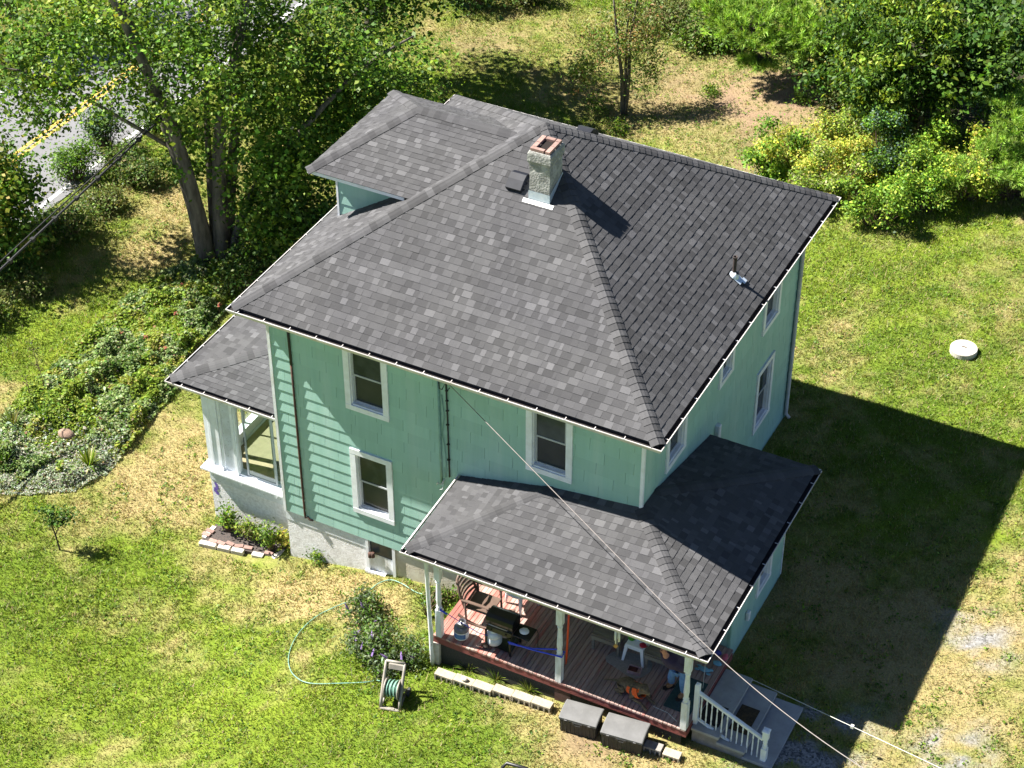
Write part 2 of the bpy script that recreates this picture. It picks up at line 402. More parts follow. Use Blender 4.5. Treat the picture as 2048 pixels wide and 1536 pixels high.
def wood_shade(x, y):               # shade under the wood at the top right, painted in as a dark litter colour
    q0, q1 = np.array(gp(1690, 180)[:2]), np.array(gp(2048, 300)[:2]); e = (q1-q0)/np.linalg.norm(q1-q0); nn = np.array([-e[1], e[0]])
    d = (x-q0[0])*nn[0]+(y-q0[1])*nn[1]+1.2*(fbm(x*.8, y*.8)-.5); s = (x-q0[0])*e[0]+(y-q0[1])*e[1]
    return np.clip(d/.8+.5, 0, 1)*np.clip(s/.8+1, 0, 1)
def mix(a, b, t): return a*(1-t[..., None])+b*t[..., None]
def lawn_colour(x, y):
    dry, bare, grav, lime = ground_fields(x, y)
    g = mix(np.array([.108, .166, .018]), np.array([.192, .254, .026]), lime)
    c = mix(g, np.array([.31, .255, .115]), np.clip((dry-.24)/.50, 0, 1))
    c = mix(c, np.array([.225, .155, .10]), bare)
    c = mix(c, np.array([.045, .042, .026]), wood_shade(x, y))  # dark shade of the wood, put into the ground colour
    c = mix(c, np.array([.22, .22, .24]), grav)
    return c, dry, bare, grav

def axis(a, b, s, far):
    core = np.arange(a, b+1e-6, s)
    out = np.array([1, 3, 8, 20, 50, 120, far])
    return np.concatenate([a-out[::-1], core, b+out])
gx = axis(-26, 20, .16, 400); gy = axis(-12, 36, .16, 400)
GX, GY = np.meshgrid(gx, gy)
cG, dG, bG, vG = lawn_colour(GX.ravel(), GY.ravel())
GZ = ground_z(GX.ravel())+.05*(fbm(GX.ravel()*.6, GY.ravel()*.6)-.5)*((GX.ravel() > -13) & (np.abs(GX.ravel()) < 60))-.02*(GX.ravel() < -12.9)
me = bpy.data.meshes.new('ground')
nx, ny = len(gx), len(gy)
ii = np.arange((nx-1)*(ny-1)); r_, c_ = ii//(nx-1), ii % (nx-1)
b0 = r_*nx+c_
fl = np.stack([b0, b0+1, b0+nx+1, b0+nx], 1).astype(np.int32)
me.vertices.add(nx*ny); me.vertices.foreach_set('co', np.stack([GX.ravel(), GY.ravel(), GZ], 1).astype(np.float32).ravel())
me.loops.add(fl.size); me.loops.foreach_set('vertex_index', fl.ravel())
me.polygons.add(len(fl)); me.polygons.foreach_set('loop_start', np.arange(0, fl.size, 4, dtype=np.int32))
me.update(calc_edges=True)
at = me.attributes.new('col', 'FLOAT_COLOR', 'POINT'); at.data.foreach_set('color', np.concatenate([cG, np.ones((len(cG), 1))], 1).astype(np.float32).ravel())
at = me.attributes.new('grav', 'FLOAT', 'POINT'); at.data.foreach_set('value', vG.astype(np.float32))
me.polygons.foreach_set('use_smooth', [True]*len(me.polygons))
gm = bpy.data.materials.new('lawn_soil'); gm.use_nodes = True
nt = gm.node_tree; Lk = nt.links; pb = nt.nodes['Principled BSDF']; pb.inputs['Roughness'].default_value = 1; pb.inputs['Specular IOR Level'].default_value = .1
tc = _n(nt, 'ShaderNodeTexCoord'); at = _n(nt, 'ShaderNodeAttribute', attribute_name='col'); ag = _n(nt, 'ShaderNodeAttribute', attribute_name='grav')
nz = _n(nt, 'ShaderNodeTexNoise'); nz.inputs['Scale'].default_value = 22; nz.inputs['Detail'].default_value = 8; nz.inputs['Roughness'].default_value = .75
Lk.new(tc.outputs['Object'], nz.inputs['Vector'])
mr = _n(nt, 'ShaderNodeMapRange'); mr.inputs[1].default_value = .3; mr.inputs[2].default_value = .7; mr.inputs[3].default_value = .45; mr.inputs[4].default_value = 1.35
Lk.new(nz.outputs['Fac'], mr.inputs[0])
sc_ = _n(nt, 'ShaderNodeVectorMath', operation='SCALE'); Lk.new(at.outputs['Color'], sc_.inputs[0]); Lk.new(mr.outputs[0], sc_.inputs['Scale'])
vo = _n(nt, 'ShaderNodeTexVoronoi'); vo.inputs['Scale'].default_value = 26; Lk.new(tc.outputs['Object'], vo.inputs['Vector'])
hs = _n(nt, 'ShaderNodeMapRange'); hs.inputs[3].default_value = .07; hs.inputs[4].default_value = .34
sx = _n(nt, 'ShaderNodeSeparateColor'); Lk.new(vo.outputs['Color'], sx.inputs[0]); Lk.new(sx.outputs[0], hs.inputs[0])
cb = _n(nt, 'ShaderNodeCombineColor'); [Lk.new(hs.outputs[0], cb.inputs[i]) for i in range(3)]
gmx = _n(nt, 'ShaderNodeMix', data_type='RGBA'); Lk.new(ag.outputs['Fac'], gmx.inputs[0]); Lk.new(sc_.outputs[0], gmx.inputs[6]); Lk.new(cb.outputs[0], gmx.inputs[7])
Lk.new(gmx.outputs[2], pb.inputs['Base Color'])
bp = _n(nt, 'ShaderNodeBump'); bp.inputs['Strength'].default_value = .8; bp.inputs['Distance'].default_value = .03
Lk.new(nz.outputs['Fac'], bp.inputs['Height']); Lk.new(bp.outputs[0], pb.inputs['Normal'])
me.materials.append(gm)
o = bpy.data.objects.new('ground', me); COL.objects.link(o); tag(o, kind='structure')

mb = MB(); mb.box((-18.95, -150, -1.40), (-13.45, 200, -1.296)); tag(mb.build('road', MT['asphalt']), kind='structure')
mb = MB()
for x in (-16.17, -15.97):
    mb.box((x, -150, -1.2955), (x+.12, 200, -1.292))
tag(mb.build('road_centre_line', MT['yellow']), kind='structure')
mb = MB()
for x in (-13.80, -18.75):
    mb.box((x, -150, -1.2955), (x+.12, 200, -1.292))
tag(mb.build('road_edge_line', MT['roadwhite']), kind='structure')

# ------------------------------------------------------------------ the house
house = thing('house', 'two storey green sided house with dark grey shingled hip roofs, porches and a brick chimney', 'house', (0, 0, 0))
EXPO = .1425
def unit(a):
    a = np.array(a, float); return a/np.linalg.norm(a)
def shingles(mb, a, b, c, d, seed, under=.03):
    rs = random.Random(seed)
    a, b, c, d = (np.array(p, float) for p in (a, b, c, d))
    e = unit(b-a); nrm = unit(np.cross(b-a, (c+d)/2-a))
    if nrm[2] < 0: nrm = -nrm
    n = max(1, round(np.linalg.norm((c+d)/2-(a+b)/2)/EXPO))
    mb.face([a-nrm*under, b-nrm*under, d-nrm*under, c-nrm*under], .6)
    def row(t): return a+(c-a)*t, b+(d-b)*t
    for i in range(n):
        l0, r0 = row(i/n); l1, r1 = row(min(1, (i+1.25)/n))
        s0, s1 = np.dot(l0-a, e), np.dot(r0-a, e); q0, q1 = np.dot(l1-a, e), np.dot(r1-a, e)
        def pt(lo, hi, sa, sb, s): return lo+(hi-lo)*((s-sa)/max(1e-6, sb-sa))
        s = min(s0, q0)-rs.random()*.3
        rowt = 1+rs.uniform(-.05, .05)
        raised = rs.random() < .5
        run = rs.randint(1, 4); base = 1.0
        while s < max(s1, q1):
            w = rs.choice((.11, .14, .16, .18, .21, .26)) if raised else rs.choice((.06, .1, .13, .16, .2))
            ss, se = s, s+w
            s = se
            raised = not raised
            run -= 1
            if run <= 0: run = rs.randint(1, 5); base = rs.choice((.88, .96, 1.0, 1.03, 1.12))
            A0, A1 = max(ss, s0), min(se, s1); B0, B1 = max(ss, q0), min(se, q1)
            if A1-A0 < .004 and B1-B0 < .004: continue
            if A1 < A0: A0 = A1 = min(max(ss, s0), s1)
            if B1 < B0: B0 = B1 = min(max((ss+se)/2, q0), q1)
            th = rs.uniform(.0125, .0145) if raised else rs.uniform(.0088, .0102)
            if raised: tone = base*rs.choice((.96, 1.0, 1.03, 1.08, 1.22, 1.38))
            else: tone = base*rs.choice((.76, .82, .88, .94, 1.0))
            tone *= rowt
            p0 = pt(l0, r0, s0, s1, A0); p1 = pt(l0, r0, s0, s1, A1); p2 = pt(l1, r1, q0, q1, B1); p3 = pt(l1, r1, q0, q1, B0)
            hb, ht = nrm*th, nrm*.001
            mb.face([p0+hb, p1+hb, p2+ht, p3+ht], tone)
            mb.face([p0-nrm*.004, p1-nrm*.004, p1+hb, p0+hb], tone*.8)
            if raised:
                mb.face([p0-nrm*.004, p0+hb, p3+ht, p3-nrm*.004], tone*.8)
                mb.face([p1+hb, p1-nrm*.004, p2-nrm*.004, p2+ht], tone*.8)

def hip_caps(name, p0, p1, n1, n2, seed, parent, wid=.15):
    """bent cap shingles over a hip or ridge from its low end p0 to its high end p1"""
    rs = random.Random(seed); mb = MB()
    p0, p1 = np.array(p0, float), np.array(p1, float); h = unit(p1-p0); n1, n2 = unit(n1), unit(n2)
    # the side direction on slope 1 must point away from slope 2
    def side(n, o):
        s = unit(np.cross(n, h)); return s if np.dot(s, n-o) > 0 else -s
    s1, s2 = side(n1, n2), side(n2, n1)
    up = unit(n1+n2)
    m = int(np.linalg.norm(p1-p0)/EXPO)
    Ln = np.linalg.norm(p1-p0)
    for j in range(m+1):
        t0 = j*EXPO; t1 = min(Ln, t0+EXPO*1.3)
        if t1-t0 < .02: continue
        tone = rs.choice((.72, .85, .95, 1.0, 1.08, 1.2))
        def sec(t, lift, w):
            p = p0+h*t
            return [p+s1*w+n1*(lift*.85), p+s1*w*.45+n1*(lift+.006), p+s1*.03+up*(lift+.004), p+up*(lift+.006), p+s2*.03+up*(lift+.004), p+s2*w*.45+n2*(lift+.006), p+s2*w+n2*(lift*.85)]
        A = sec(t0, .026, wid*rs.uniform(.97, 1.03)); B = sec(t1, .013, wid); C = sec(t0, .004, wid)
        for k in range(6):
            mb.face([A[k], A[k+1], B[k+1], B[k]], tone); mb.face([C[k], C[k+1], A[k+1], A[k]], tone*.7)
        mb.face([A[0], B[0], B[0]-n1*.012, A[0]-n1*.022], tone*.7)
        mb.face([A[6], B[6], B[6]-n2*.012, A[6]-n2*.022], tone*.7)
    return mb.build(name, MT['shingle'], parent)

def slope_normal(a, b, c):
    n = unit(np.cross(np.array(b)-a, np.array(c)-a)); return n if n[2] > 0 else -n

def gutter(p0, p1, out, parent, m0=True, m1=True, hang=.61, off=.3, trough='trough'):
    """white eaves gutter; p0-p1 is its outer top edge, out points away from the house"""
    p0, p1, out = np.array(p0, float), np.array(p1, float), np.array(out, float); e = unit(p1-p0); Ln = np.linalg.norm(p1-p0)
    D = .118; z = np.array([0, 0, 1.0])
    i0 = p0-out*D+e*(D if m0 else 0); i1 = p1-out*D-e*(D if m1 else 0)
    mb = MB()
    lip = .016
    l0 = p0-out*lip+e*(lip if m0 else 0); l1 = p1-out*lip-e*(lip if m1 else 0)
    prof = [(0, 0), (0, -.02), (-.012, -.03), (-.03, -.075), (-.045, -.105)]
    for (o1, z1), (o2, z2) in zip(prof[:-1], prof[1:]):
        k0 = 1 if m0 else 0; k1 = 1 if m1 else 0
        q = lambda p, o_, z_, s, k: p+out*o_+z*z_+e*(-o_*s*k)
        mb.face([q(p0, o1, z1, 1, k0), q(p1, o1, z1, -1, k1), q(p1, o2, z2, -1, k1), q(p0, o2, z2, 1, k0)])
    mb.face([p0, l0, l1, p1])
    mb.face([l0, l0-z*.03, l1-z*.03, l1])
    b0 = p0-out*.045+e*(.045 if m0 else 0)-z*.105; b1 = p1-out*.045-e*(.045 if m1 else 0)-z*.105
    mb.face([b0, b1, i1-z*.105, i0-z*.105])
    mb.face([i0-z*.105, i1-z*.105, i1+z*.0, i0+z*.0])
    if not m0: mb.face([p0, b0, i0-z*.105, i0])
    if not m1: mb.face([p1, b1, i1-z*.105, i1])
    s = off
    while s < Ln-.15:
        c0 = p0+e*s
        w = .007
        A = [c0-e*w+out*.003+z*.006, c0+e*w+out*.003+z*.006, c0+e*w-out*.075+z*.014, c0-e*w-out*.075+z*.014]
        mb.face(A); mb.face([A[0]-z*.012, A[1]-z*.012, A[1], A[0]]); mb.face([A[1], A[1]-z*.012, A[2]-z*.012, A[2]]); mb.face([A[0], A[0]-z*.012, A[3]-z*.012, A[3]])
        s += hang
    g = mb.build('gutter', MT['gutter'], parent)
    td = MB()
    td.face([l0-z*.031, l1-z*.031, i1-z*.05+out*.003, i0-z*.05+out*.003]); td.face([i0-z*.05+out*.003, i1-z*.05+out*.003, i1+z*.004+out*.003, i0+z*.004+out*.003])
    td.build('gutter_trough', MT[trough], g)
    return g

# --- main hip roof
OO = OV
cA, cB, cC, cD = (np.array((-OO, -OO, HG)), np.array((W+OO, -OO, HG)), np.array((W+OO, L+OO, HG)), np.array((-OO, L+OO, HG)))
APEX = np.array((W/2-.02, L/2, 8.77))
ins = .095
eA, eB, eC, eD = (np.array((sx*1.0, sy, HG+.045)) for sx, sy in ((-OO+ins, -OO+ins), (W+OO-ins, -OO+ins), (W+OO-ins, L+OO-ins), (-OO+ins, L+OO-ins)))
mb = MB()
shingles(mb, eA, eB, APEX, APEX, 1); shingles(mb, eB, eC, APEX, APEX, 2); shingles(mb, eC, eD, APEX, APEX, 3); shingles(mb, eD, eA, APEX, APEX, 4)
main_roof = mb.build('main_roof', MT['shingle'], house)
nN, nR, nB, nL = slope_normal(eA, eB, APEX), slope_normal(eB, eC, APEX), slope_normal(eC, eD, APEX), slope_normal(eD, eA, APEX)
hip_caps('hip_cap', eA, APEX, nL, nN, 11, main_roof); hip_caps('hip_cap', eB, APEX, nN, nR, 12, main_roof)
hip_caps('hip_cap', eC, APEX, nR, nB, 13, main_roof); hip_caps('hip_cap', eD, APEX, nB, nL, 14, main_roof)
mb = MB()
mb.lathe([(.16, -.09), (.08, -.01), (.03, .02), (.008, .028)], tuple(APEX), 8, .9); mb.build('peak_cap', MT['shingle'], main_roof)
mb = MB(); mb.box((-OO+.12, -OO+.12, HG-.13), (W+OO-.12, L+OO-.12, HG-.10)); mb.build('soffit', MT['white'], house)
gutter(cA, cB, (0, -1, 0), house, off=.28, hang=.595); gutter(cB, cC, (1, 0, 0), house, off=.35, hang=.66); gutter(cC, cD, (0, 1, 0), house); gutter(cD, cA, (-1, 0, 0), house)

# --- walls of shingle siding, split round the openings
def rect_minus(r, holes):
    out = [r]
    for h in holes:
        nw = []
        for (a, b, c, d) in out:
            if h[0] >= b or h[1] <= a or h[2] >= d or h[3] <= c: nw.append((a, b, c, d)); continue
            if c < h[2]: nw.append((a, b, c, h[2]))
            if h[3] < d: nw.append((a, b, h[3], d))
            lo, hi = max(c, h[2]), min(d, h[3])
            if a < h[0]: nw.append((a, h[0], lo, hi))
            if h[1] < b: nw.append((h[1], b, lo, hi))
        out = nw
    return out

def siding(name, org, ud, nd, length, z0, z1, holes, seed, parent, expo=.28, pw=.61, top=None):
    rs = random.Random(seed); mb = MB()
    org, ud, nd = np.array(org, float), np.array(ud, float), np.array(nd, float); z = np.array([0, 0, 1.0])
    P = lambda u, h, o: org+ud*u+z*h+nd*o
    for (a, b, c, d) in rect_minus((0, length, z0, z1), holes):
        mb.face([P(a, c, -.03), P(b, c, -.03), P(b, d, -.03), P(a, d, -.03)], .5)
    i = 0; h = z0
    while h < z1:
        s = -(i % 2)*pw/2-rs.choice((0, .2, .06))
        while s < length:
            a, b = max(0, s+.0025), min(length, s+pw-.0025)
            s += pw
            if b-a < .02: continue
            tone = rs.uniform(.95, 1.05); dz = rs.uniform(-.003, .003)
            for (q, r, c, d) in rect_minus((a, b, h+dz, min(z1, h+expo+.02)), holes):
                if d-c < .01 or r-q < .01: continue
                o0 = .016*(1-(c-h)/expo)+.001; o1 = .016*(1-min(1, (d-h)/expo))+.001
                o0 = max(.001, min(.017, o0)); o1 = max(.0, o1)
                mb.face([P(q, c, o0), P(r, c, o0), P(r, d, o1), P(q, d, o1)], tone)
                mb.face([P(q, c, -.01), P(r, c, -.01), P(r, c, o0), P(q, c, o0)], tone*.9)
                mb.face([P(q, c, -.01), P(q, c, o0), P(q, d, o1), P(q, d, -.01)], tone*.9)
                mb.face([P(r, c, o0), P(r, c, -.01), P(r, d, -.01), P(r, d, o1)], tone*.9)
        h += expo; i += 1
    return mb.build(name, MT['siding'], parent)

def window(org, ud, nd, u0, u1, z0, z1, parent, name='window', trim=.13, mat_trim='white', pane='pane', lower=None, single=False):
    org, ud, nd = np.array(org, float), np.array(ud, float), np.array(nd, float)
    M = Matrix(((ud[0], nd[0], 0, org[0]), (ud[1], nd[1], 0, org[1]), (0, 0, 1, 0), (0, 0, 0, 1)))      # u, out, z
    mb = MB(); B = lambda a, b, c, d, e, f, w=mb: w.box((a, c, e), (b, d, f), 1.0, M)
    t = trim
    B(u0, u1, -.02, .045, z1-t, z1); B(u0, u1, -.02, .048, z0, z0+t*.9)
    B(u0, u0+t, -.02, .043, z0+t*.9, z1-t); B(u1-t, u1, -.02, .043, z0+t*.9, z1-t)
    a, b, c, d = u0+t, u1-t, z0+t*.9, z1-t
    B(a, a+.022, -.12, .0, c, d); B(b-.022, b, -.12, .0, c, d); B(a+.022, b-.022, -.12, .0, d-.022, d); B(a+.022, b-.022, -.12, .012, c, c+.028)
    w = mb.build(name, MT[mat_trim], parent)
    a += .022; b -= .022; c += .028; d -= .022
    mid = (c+d)/2
    def sash(s0, s1, o, pm):
        f = .038
        m2 = MB()
        B(a, a+f, o-.03, o, s0, s1, m2); B(b-f, b, o-.03, o, s0, s1, m2); B(a+f, b-f, o-.03, o, s1-f*.8, s1, m2); B(a+f, b-f, o-.03, o, s0, s0+f, m2)
        m2.build('sash', MT['sash'], w)
        m3 = MB(); B(a+f, b-f, o-.022, o-.012, s0+f, s1-f*.8, m3); m3.build('pane', MT[pm], w)
    if single: sash(c, d, -.05, pane)
    else:
        sash(mid-.02, d, -.035, pane); sash(c, mid+.01, -.07, lower or pane)
    return w

near_h = [(1.75, 2.75, 3.76, 5.48), (1.76, 2.75, .98, 2.71), (5.79, 6.77, 3.755, 5.47)]
siding('wall', (0, 0, 0), (1, 0, 0), (0, -1, 0), W, .265, HG-.13, near_h, 21, house)
right_h = [(1.06, 2.01, 3.75, 5.46), (3.66, 4.41, 3.97, 5.10), (6.04, 7.01, 3.70, 5.42), (6.01, 6.99, 1.02, 2.70)]
siding('wall', (W, 0, 0), (0, 1, 0), (1, 0, 0), L, -.06, HG-.13, right_h, 22, house)
siding('wall', (0, L, 0), (0, -1, 0), (-1, 0, 0), L, .265, HG-.13, [], 23, house)
siding('wall', (W, L, 0), (-1, 0, 0), (0, 1, 0), W, -.06, HG-.13, [], 24, house)
for i, h in enumerate(near_h): window((0, 0, 0), (1, 0, 0), (0, -1, 0), *h, house, lower='blind')
for i, h in enumerate(right_h): window((W, 0, 0), (0, 1, 0), (1, 0, 0), *h, house, lower='blind', trim=.12)
mb = MB()
mb.box((-.03, -.03, .24), (.035, .035, HG-.13)); mb.build('corner_trim', MT['oldwhite'], house)
mb = MB(); mb.box((W-.035, -.03, 2.0), (W+.03, .035, HG-.13)); mb.build('corner_trim', MT['white'], house)
mb = MB(); mb.box((W-.04, L-.05, -.02), (W+.035, L+.035, HG-.13)); mb.build('corner_trim', MT['greencond'], house)
# foundation: stucco, basement entry, tan block under the porch
BD = (1.98, 2.70, -.62, .26)
mb = MB()
mb.box((.0, .03, -1.6), (BD[0], .30, .262)); mb.build('foundation', MT['stucco'], house)
mb = MB(); mb.box((-.02, .018, -.02), (BD[0]-.0, .032, .255)); mb.build('foundation_band', MT['parge'], house)
mb = MB(); mb.box((BD[1], .03, -1.4), (W, .30, .262)); mb.build('foundation', MT['tanblock'], house)
mb = MB(); mb.box((0, .30, -1.6), (.3, L, .262)); mb.box((.3, L-.3, -1.6), (W, L, -.061)); mb.box((W-.3, .3, -1.4), (W, L-.3, -.061)); mb.build('foundation', MT['stucco'], house)
mb = MB(); mb.box((BD[0], -.01, BD[2]), (BD[0]+.07, .1, BD[3])); mb.box((BD[1]-.07, -.01, BD[2]), (BD[1], .1, BD[3])); mb.box((BD[0]-.02, -.05, BD[2]-.06), (BD[1]+.02, .1, BD[2]))
bd = mb.build('basement_door', MT['white'], house)
mb = MB(); mb.box((BD[0]+.07, .05, BD[2]), (BD[1]-.07, .09, -.16)); mb.build('door_panel', MT['oldwhite'], bd)
mb = MB(); mb.box((BD[0]+.07, .06, -.16), (BD[1]-.07, .09, BD[3])); mb.build('pane', MT['pane'], bd)
mb = MB()
for x in (2.10, 2.17): mb.lathe([(.03, -.10), (.045, -.09), (.045, .02), (.03, .03)], (x, -.04, -.1+.03*(x > 2.12)), 10)
mb.build('floodlight', MT['rust'], bd, True)

# --- chimney
CX0, CX1, CY0, CY1 = 4.42, 4.85, 2.76, 3.30
mb = MB()
def ring(g, z, jit=0, seed=0):
    r = random.Random(seed)
    return [(x+r.uniform(-jit, jit), y+r.uniform(-jit, jit), z) for x, y in ((CX0-g, CY0-g), ((CX0+CX1)/2, CY0-g), (CX1+g, CY0-g), (CX1+g, (CY0+CY1)/2), (CX1+g, CY1+g), ((CX0+CX1)/2, CY1+g), (CX0-g, CY1+g), (CX0-g, (CY0+CY1)/2))]
mb.loft([ring(0, 7.7), ring(.0, 8.2, .006, 1), ring(0, 8.5, .008, 2), ring(.004, 8.70, .008, 3), ring(.03, 8.78, .008, 4), ring(.034, 8.93, .006, 5), ring(.01, 8.985, .004, 6)], 1, False)
mb.face(ring(.01, 8.984))
chim = mb.build('chimney', MT['chimney'], house)
br = MB(); rs = random.Random(5)
bw, bh = .10, .06
zt = 8.986
def brk(x0, x1, y0, y1): br.box((x0+.007, y0+.007, zt), (x1-.007, y1-.007, zt+bh+rs.uniform(-.003, .003)), rs.uniform(.8, 1.25), bev=.006)
xm = (CX0+CX1)/2; ym = (CY0+CY1)/2
brk(CX0, CX0+bw+.01, CY0+bw*.9, ym); brk(CX0, CX0+bw+.01, ym, CY1-bw*.1); brk(CX1-bw-.01, CX1, CY0, ym-.03); brk(CX1-bw-.01, CX1, ym-.03, CY1-bw)
brk(CX0, xm-.03+.12, CY0, CY0+bw*.9); brk(xm+.09, CX1-bw-.01, CY0, CY0+bw*.9); brk(CX0+bw+.01, xm+.1, CY1-bw, CY1); brk(xm+.1, CX1, CY1-bw, CY1)
br.build('chimney_brick_course', MT['brick'], chim)
mb = MB(); mb.box((CX0+bw+.012, CY0+bw*.9+.004, 8.92), (CX1-bw-.012, CY1-bw-.004, 8.994)); mb.build('flue', MT['soot_black'], chim)
zb = lambda y: HG+(y+OO)*KM
mb = MB(); g = .012
zz = [zb(CY0)-.02, zb(CY0)+.215]
mb.face([(CX0-g, CY0-g, zz[0]), (CX1+g, CY0-g, zz[0]), (CX1+g, CY0-g, zz[1]), (CX0-g, CY0-g, zz[1])])
for x in (CX0-g, CX1+g):
    mb.face([(x, CY0-g, zz[0]), (x, CY1+g, zb(CY1)-.02), (x, CY1+g, zb(CY1)+.10), (x, CY0-g, zz[1])])
mb.build('flashing', MT['metal'], chim)
mb = MB(); n_ = nN
p = lambda x, y, l: np.array((x, y, zb(y)+.012))+n_*l
mb.face([p(CX0-.11, CY0-.085, .022), p(CX1+.11, CY0-.085, .022), p(CX1+.11, CY0-.012, .022), p(CX0-.11, CY0-.012, .022)])
mb.face([p(CX0-.11, CY0-.085, -.01), p(CX1+.11, CY0-.085, -.01), p(CX1+.11, CY0-.085, .022), p(CX0-.11, CY0-.085, .022)])
mb.build('apron_flashing', MT['whitemetal'], chim)

# --- roof vents and soil pipe
def slope_frame(pt, n, down):
    n = unit(n); d = unit(np.array(down)-n*np.dot(n, down)); s = np.cross(n, d)
    return Matrix(((s[0], d[0], n[0], pt[0]), (s[1], d[1], n[1], pt[1]), (s[2], d[2], n[2], pt[2]), (0, 0, 0, 1)))
def roof_vent(pt, n, down):
    M = slope_frame(pt, n, down)
    mb = MB(); mb.box((-.20, -.22, .008), (.20, .24, .018), 1, M)
    hw, z1 = .165, .15
    ringf = lambda y, z, w: [(M @ V((x, y, zz))) for x, zz in ((-w, .018), (w, .018), (w, z), (-w, z))]
    mb.loft([ringf(-.2, .05, hw*.9), ringf(-.12, z1*.9, hw), ringf(.02, z1, hw), ringf(.21, z1*.78, hw), ringf(.215, z1*.6, hw)], 1, True)
    return mb.build('roof_vent', MT['ventblack'], house)
roof_vent((4.06, 3.0, zb(3.0)), nN, (0, -1, -.6))
yv = 5.0
roof_vent((4.55, yv, HG+(L+OO-yv)*KM), nB, (0, 1, -.6))
pp = (8.08, 4.44, HG+(W+OO-8.08)*KM)
mb = MB(); mb.tube([(pp[0], pp[1], pp[2]-.05), (pp[0], pp[1], pp[2]+.42)], .038, 10, caps=False); mb.lathe([(.042, .0), (.047, 0), (.047, .03), (.036, .03), (.036, -.2)], (pp[0], pp[1], pp[2]+.44), 10, caps=False)
vp = mb.build('vent_pipe', MT['iron'], house, True)
M = slope_frame((pp[0], pp[1], pp[2]), nR, (1, 0, -.6))
mb = MB(); rg = []
for r, z in ((.10, .02), (.085, .05), (.055, .09), (.044, .12)): rg.append([M @ V((r*math.cos(a), r*1.1*math.sin(a)+.0, z)) for a in np.linspace(0, 2*math.pi, 12, endpoint=False)])
mb.loft(rg, 1, False)
mb.box((-.09, .05, .016), (.10, .20, .024), 1, M); mb.box((.02, .16, .018), (.15, .26, .026), 1, M)
mb.build('pipe_flashing', MT['metal'], vp)

# --- dormer on the street side
D0, D1, DZ = -.40, 1.22, 7.40
RZ = 8.36; ryc = L/2
v0 = (1.985, 2.35, DZ); v1 = (3.50, ryc, RZ); v2 = (1.985, 2*ryc-2.35, DZ)
a0 = (D0, 2.35, DZ); a1 = (D0, 2*ryc-2.35, DZ); r0 = (D1, ryc, RZ)
mb = MB(); shingles(mb, a0, v0, r0, v1, 31); shingles(mb, a1, a0, r0, r0, 32); shingles(mb, v2, a1, v1, r0, 33)
def gable_wall(y, yn):
    P = [(0, y, 6.10), (0, y, DZ-.02), (1.98, y, DZ-.02)]
    return P
dw = MB(); yd = 2.84
x_at = lambda z: (z-HG)/KM-OO
for i in range(6):
    z0 = 5.95+i*.25; z1 = min(z0+.27, DZ-.06)
    dw.face([(0, yd-.016, z0), (max(.02, x_at(z0)), yd-.016, z0), (max(.03, x_at(z1)), yd-.001, z1), (0, yd-.001, z1)], 1+.03*(i % 2))
    dw.face([(0, 2*ryc-yd, z0), (max(.02, x_at(z0)), 2*ryc-yd, z0), (max(.03, x_at(z1)), 2*ryc-yd, z1), (0, 2*ryc-yd, z1)], 1.0)
    dw.face([(-.014, yd, z0), (-.014, 2*ryc-yd, z0), (0, 2*ryc-yd, z1), (0, yd, z1)], 1.0)
dormer = dw.build('dormer_wall', MT['siding'], house)
dr = mb.build('dormer_roof', MT['shingle'], dormer)
nd1, nd2, nd3 = slope_normal(a0, v0, r0), slope_normal(a1, a0, r0), slope_normal(v2, a1, r0)
hip_caps('hip_cap', a0, r0, nd1, nd2, 34, dormer); hip_caps('hip_cap', a1, r0, nd2, nd3, 35, dormer); hip_caps('ridge_cap', r0, v1, nd1, nd3, 36, dormer)
mb = MB(); mb.box((D0+.01, 2.36, DZ-.085), (1.86, 2.385, DZ-.012)); mb.box((D0+.01, 2.385, DZ-.085), (D0+.035, 2*ryc-2.37, DZ-.012)); mb.box((D0+.036, 2.386, DZ-.06), (1.80, 2*ryc-2.38, DZ-.045))
mb.build('dormer_fascia', MT['white'], dormer)
mb = MB(); mb.box((-.025, yd-.025, 6.0), (.02, yd+.02, DZ-.06)); mb.build('corner_trim', MT['white'], dormer)

# --- sun porch on the street side
SX, SY0, SY1, SZ = -3.0, .20, 8.0, 2.545
PS = .18
h0 = (SX+ins, SY0+ins, SZ+.03)
ht = (0, SY0+(0-SX), SZ+.03+PS*(3.0-ins))
hb = (0, SY1-3.0, ht[2])
mb = MB()
shingles(mb, h0, (-.012, SY0+ins, SZ+.03), ht, ht, 41)
shingles(mb, (SX+ins, SY1, SZ+.03), h0, hb, ht, 42)
shingles(mb, (-.012, SY1, SZ+.03), (SX+ins, SY1, SZ+.03), hb, hb, 43)
spr = mb.build('sun_porch_roof', MT['shingle'], house)
hip_caps('hip_cap', h0, ht, slope_normal(h0, (0, SY0+ins, SZ+.03), ht), slope_normal((SX+ins, SY1, SZ+.03), h0, ht), 44, spr)
gutter((SX, SY0, SZ), (-.03, SY0, SZ), (0, -1, 0), house, True, False, off=.42, hang=.57); gutter((SX, SY1, SZ), (SX, SY0, SZ), (-1, 0, 0), house, False, True)
X0, Y0 = -2.32, .50
mb = MB(); mb.box((X0, Y0, -1.7), (.0, Y0+.2, .17)); mb.box((X0, Y0+.2, -1.7), (X0+.2, 7.6, .17)); mb.box((X0, 7.6, -1.7), (0, 7.8, .17))
spb = mb.build('sun_porch_base', MT['stucco'], house)
mb = MB(); mb.box((X0-.004, Y0-.012, -.18), (-.35, Y0-.001, .168)); mb.build('parging', MT['parge'], spb)
rs = random.Random(9); mb = MB()
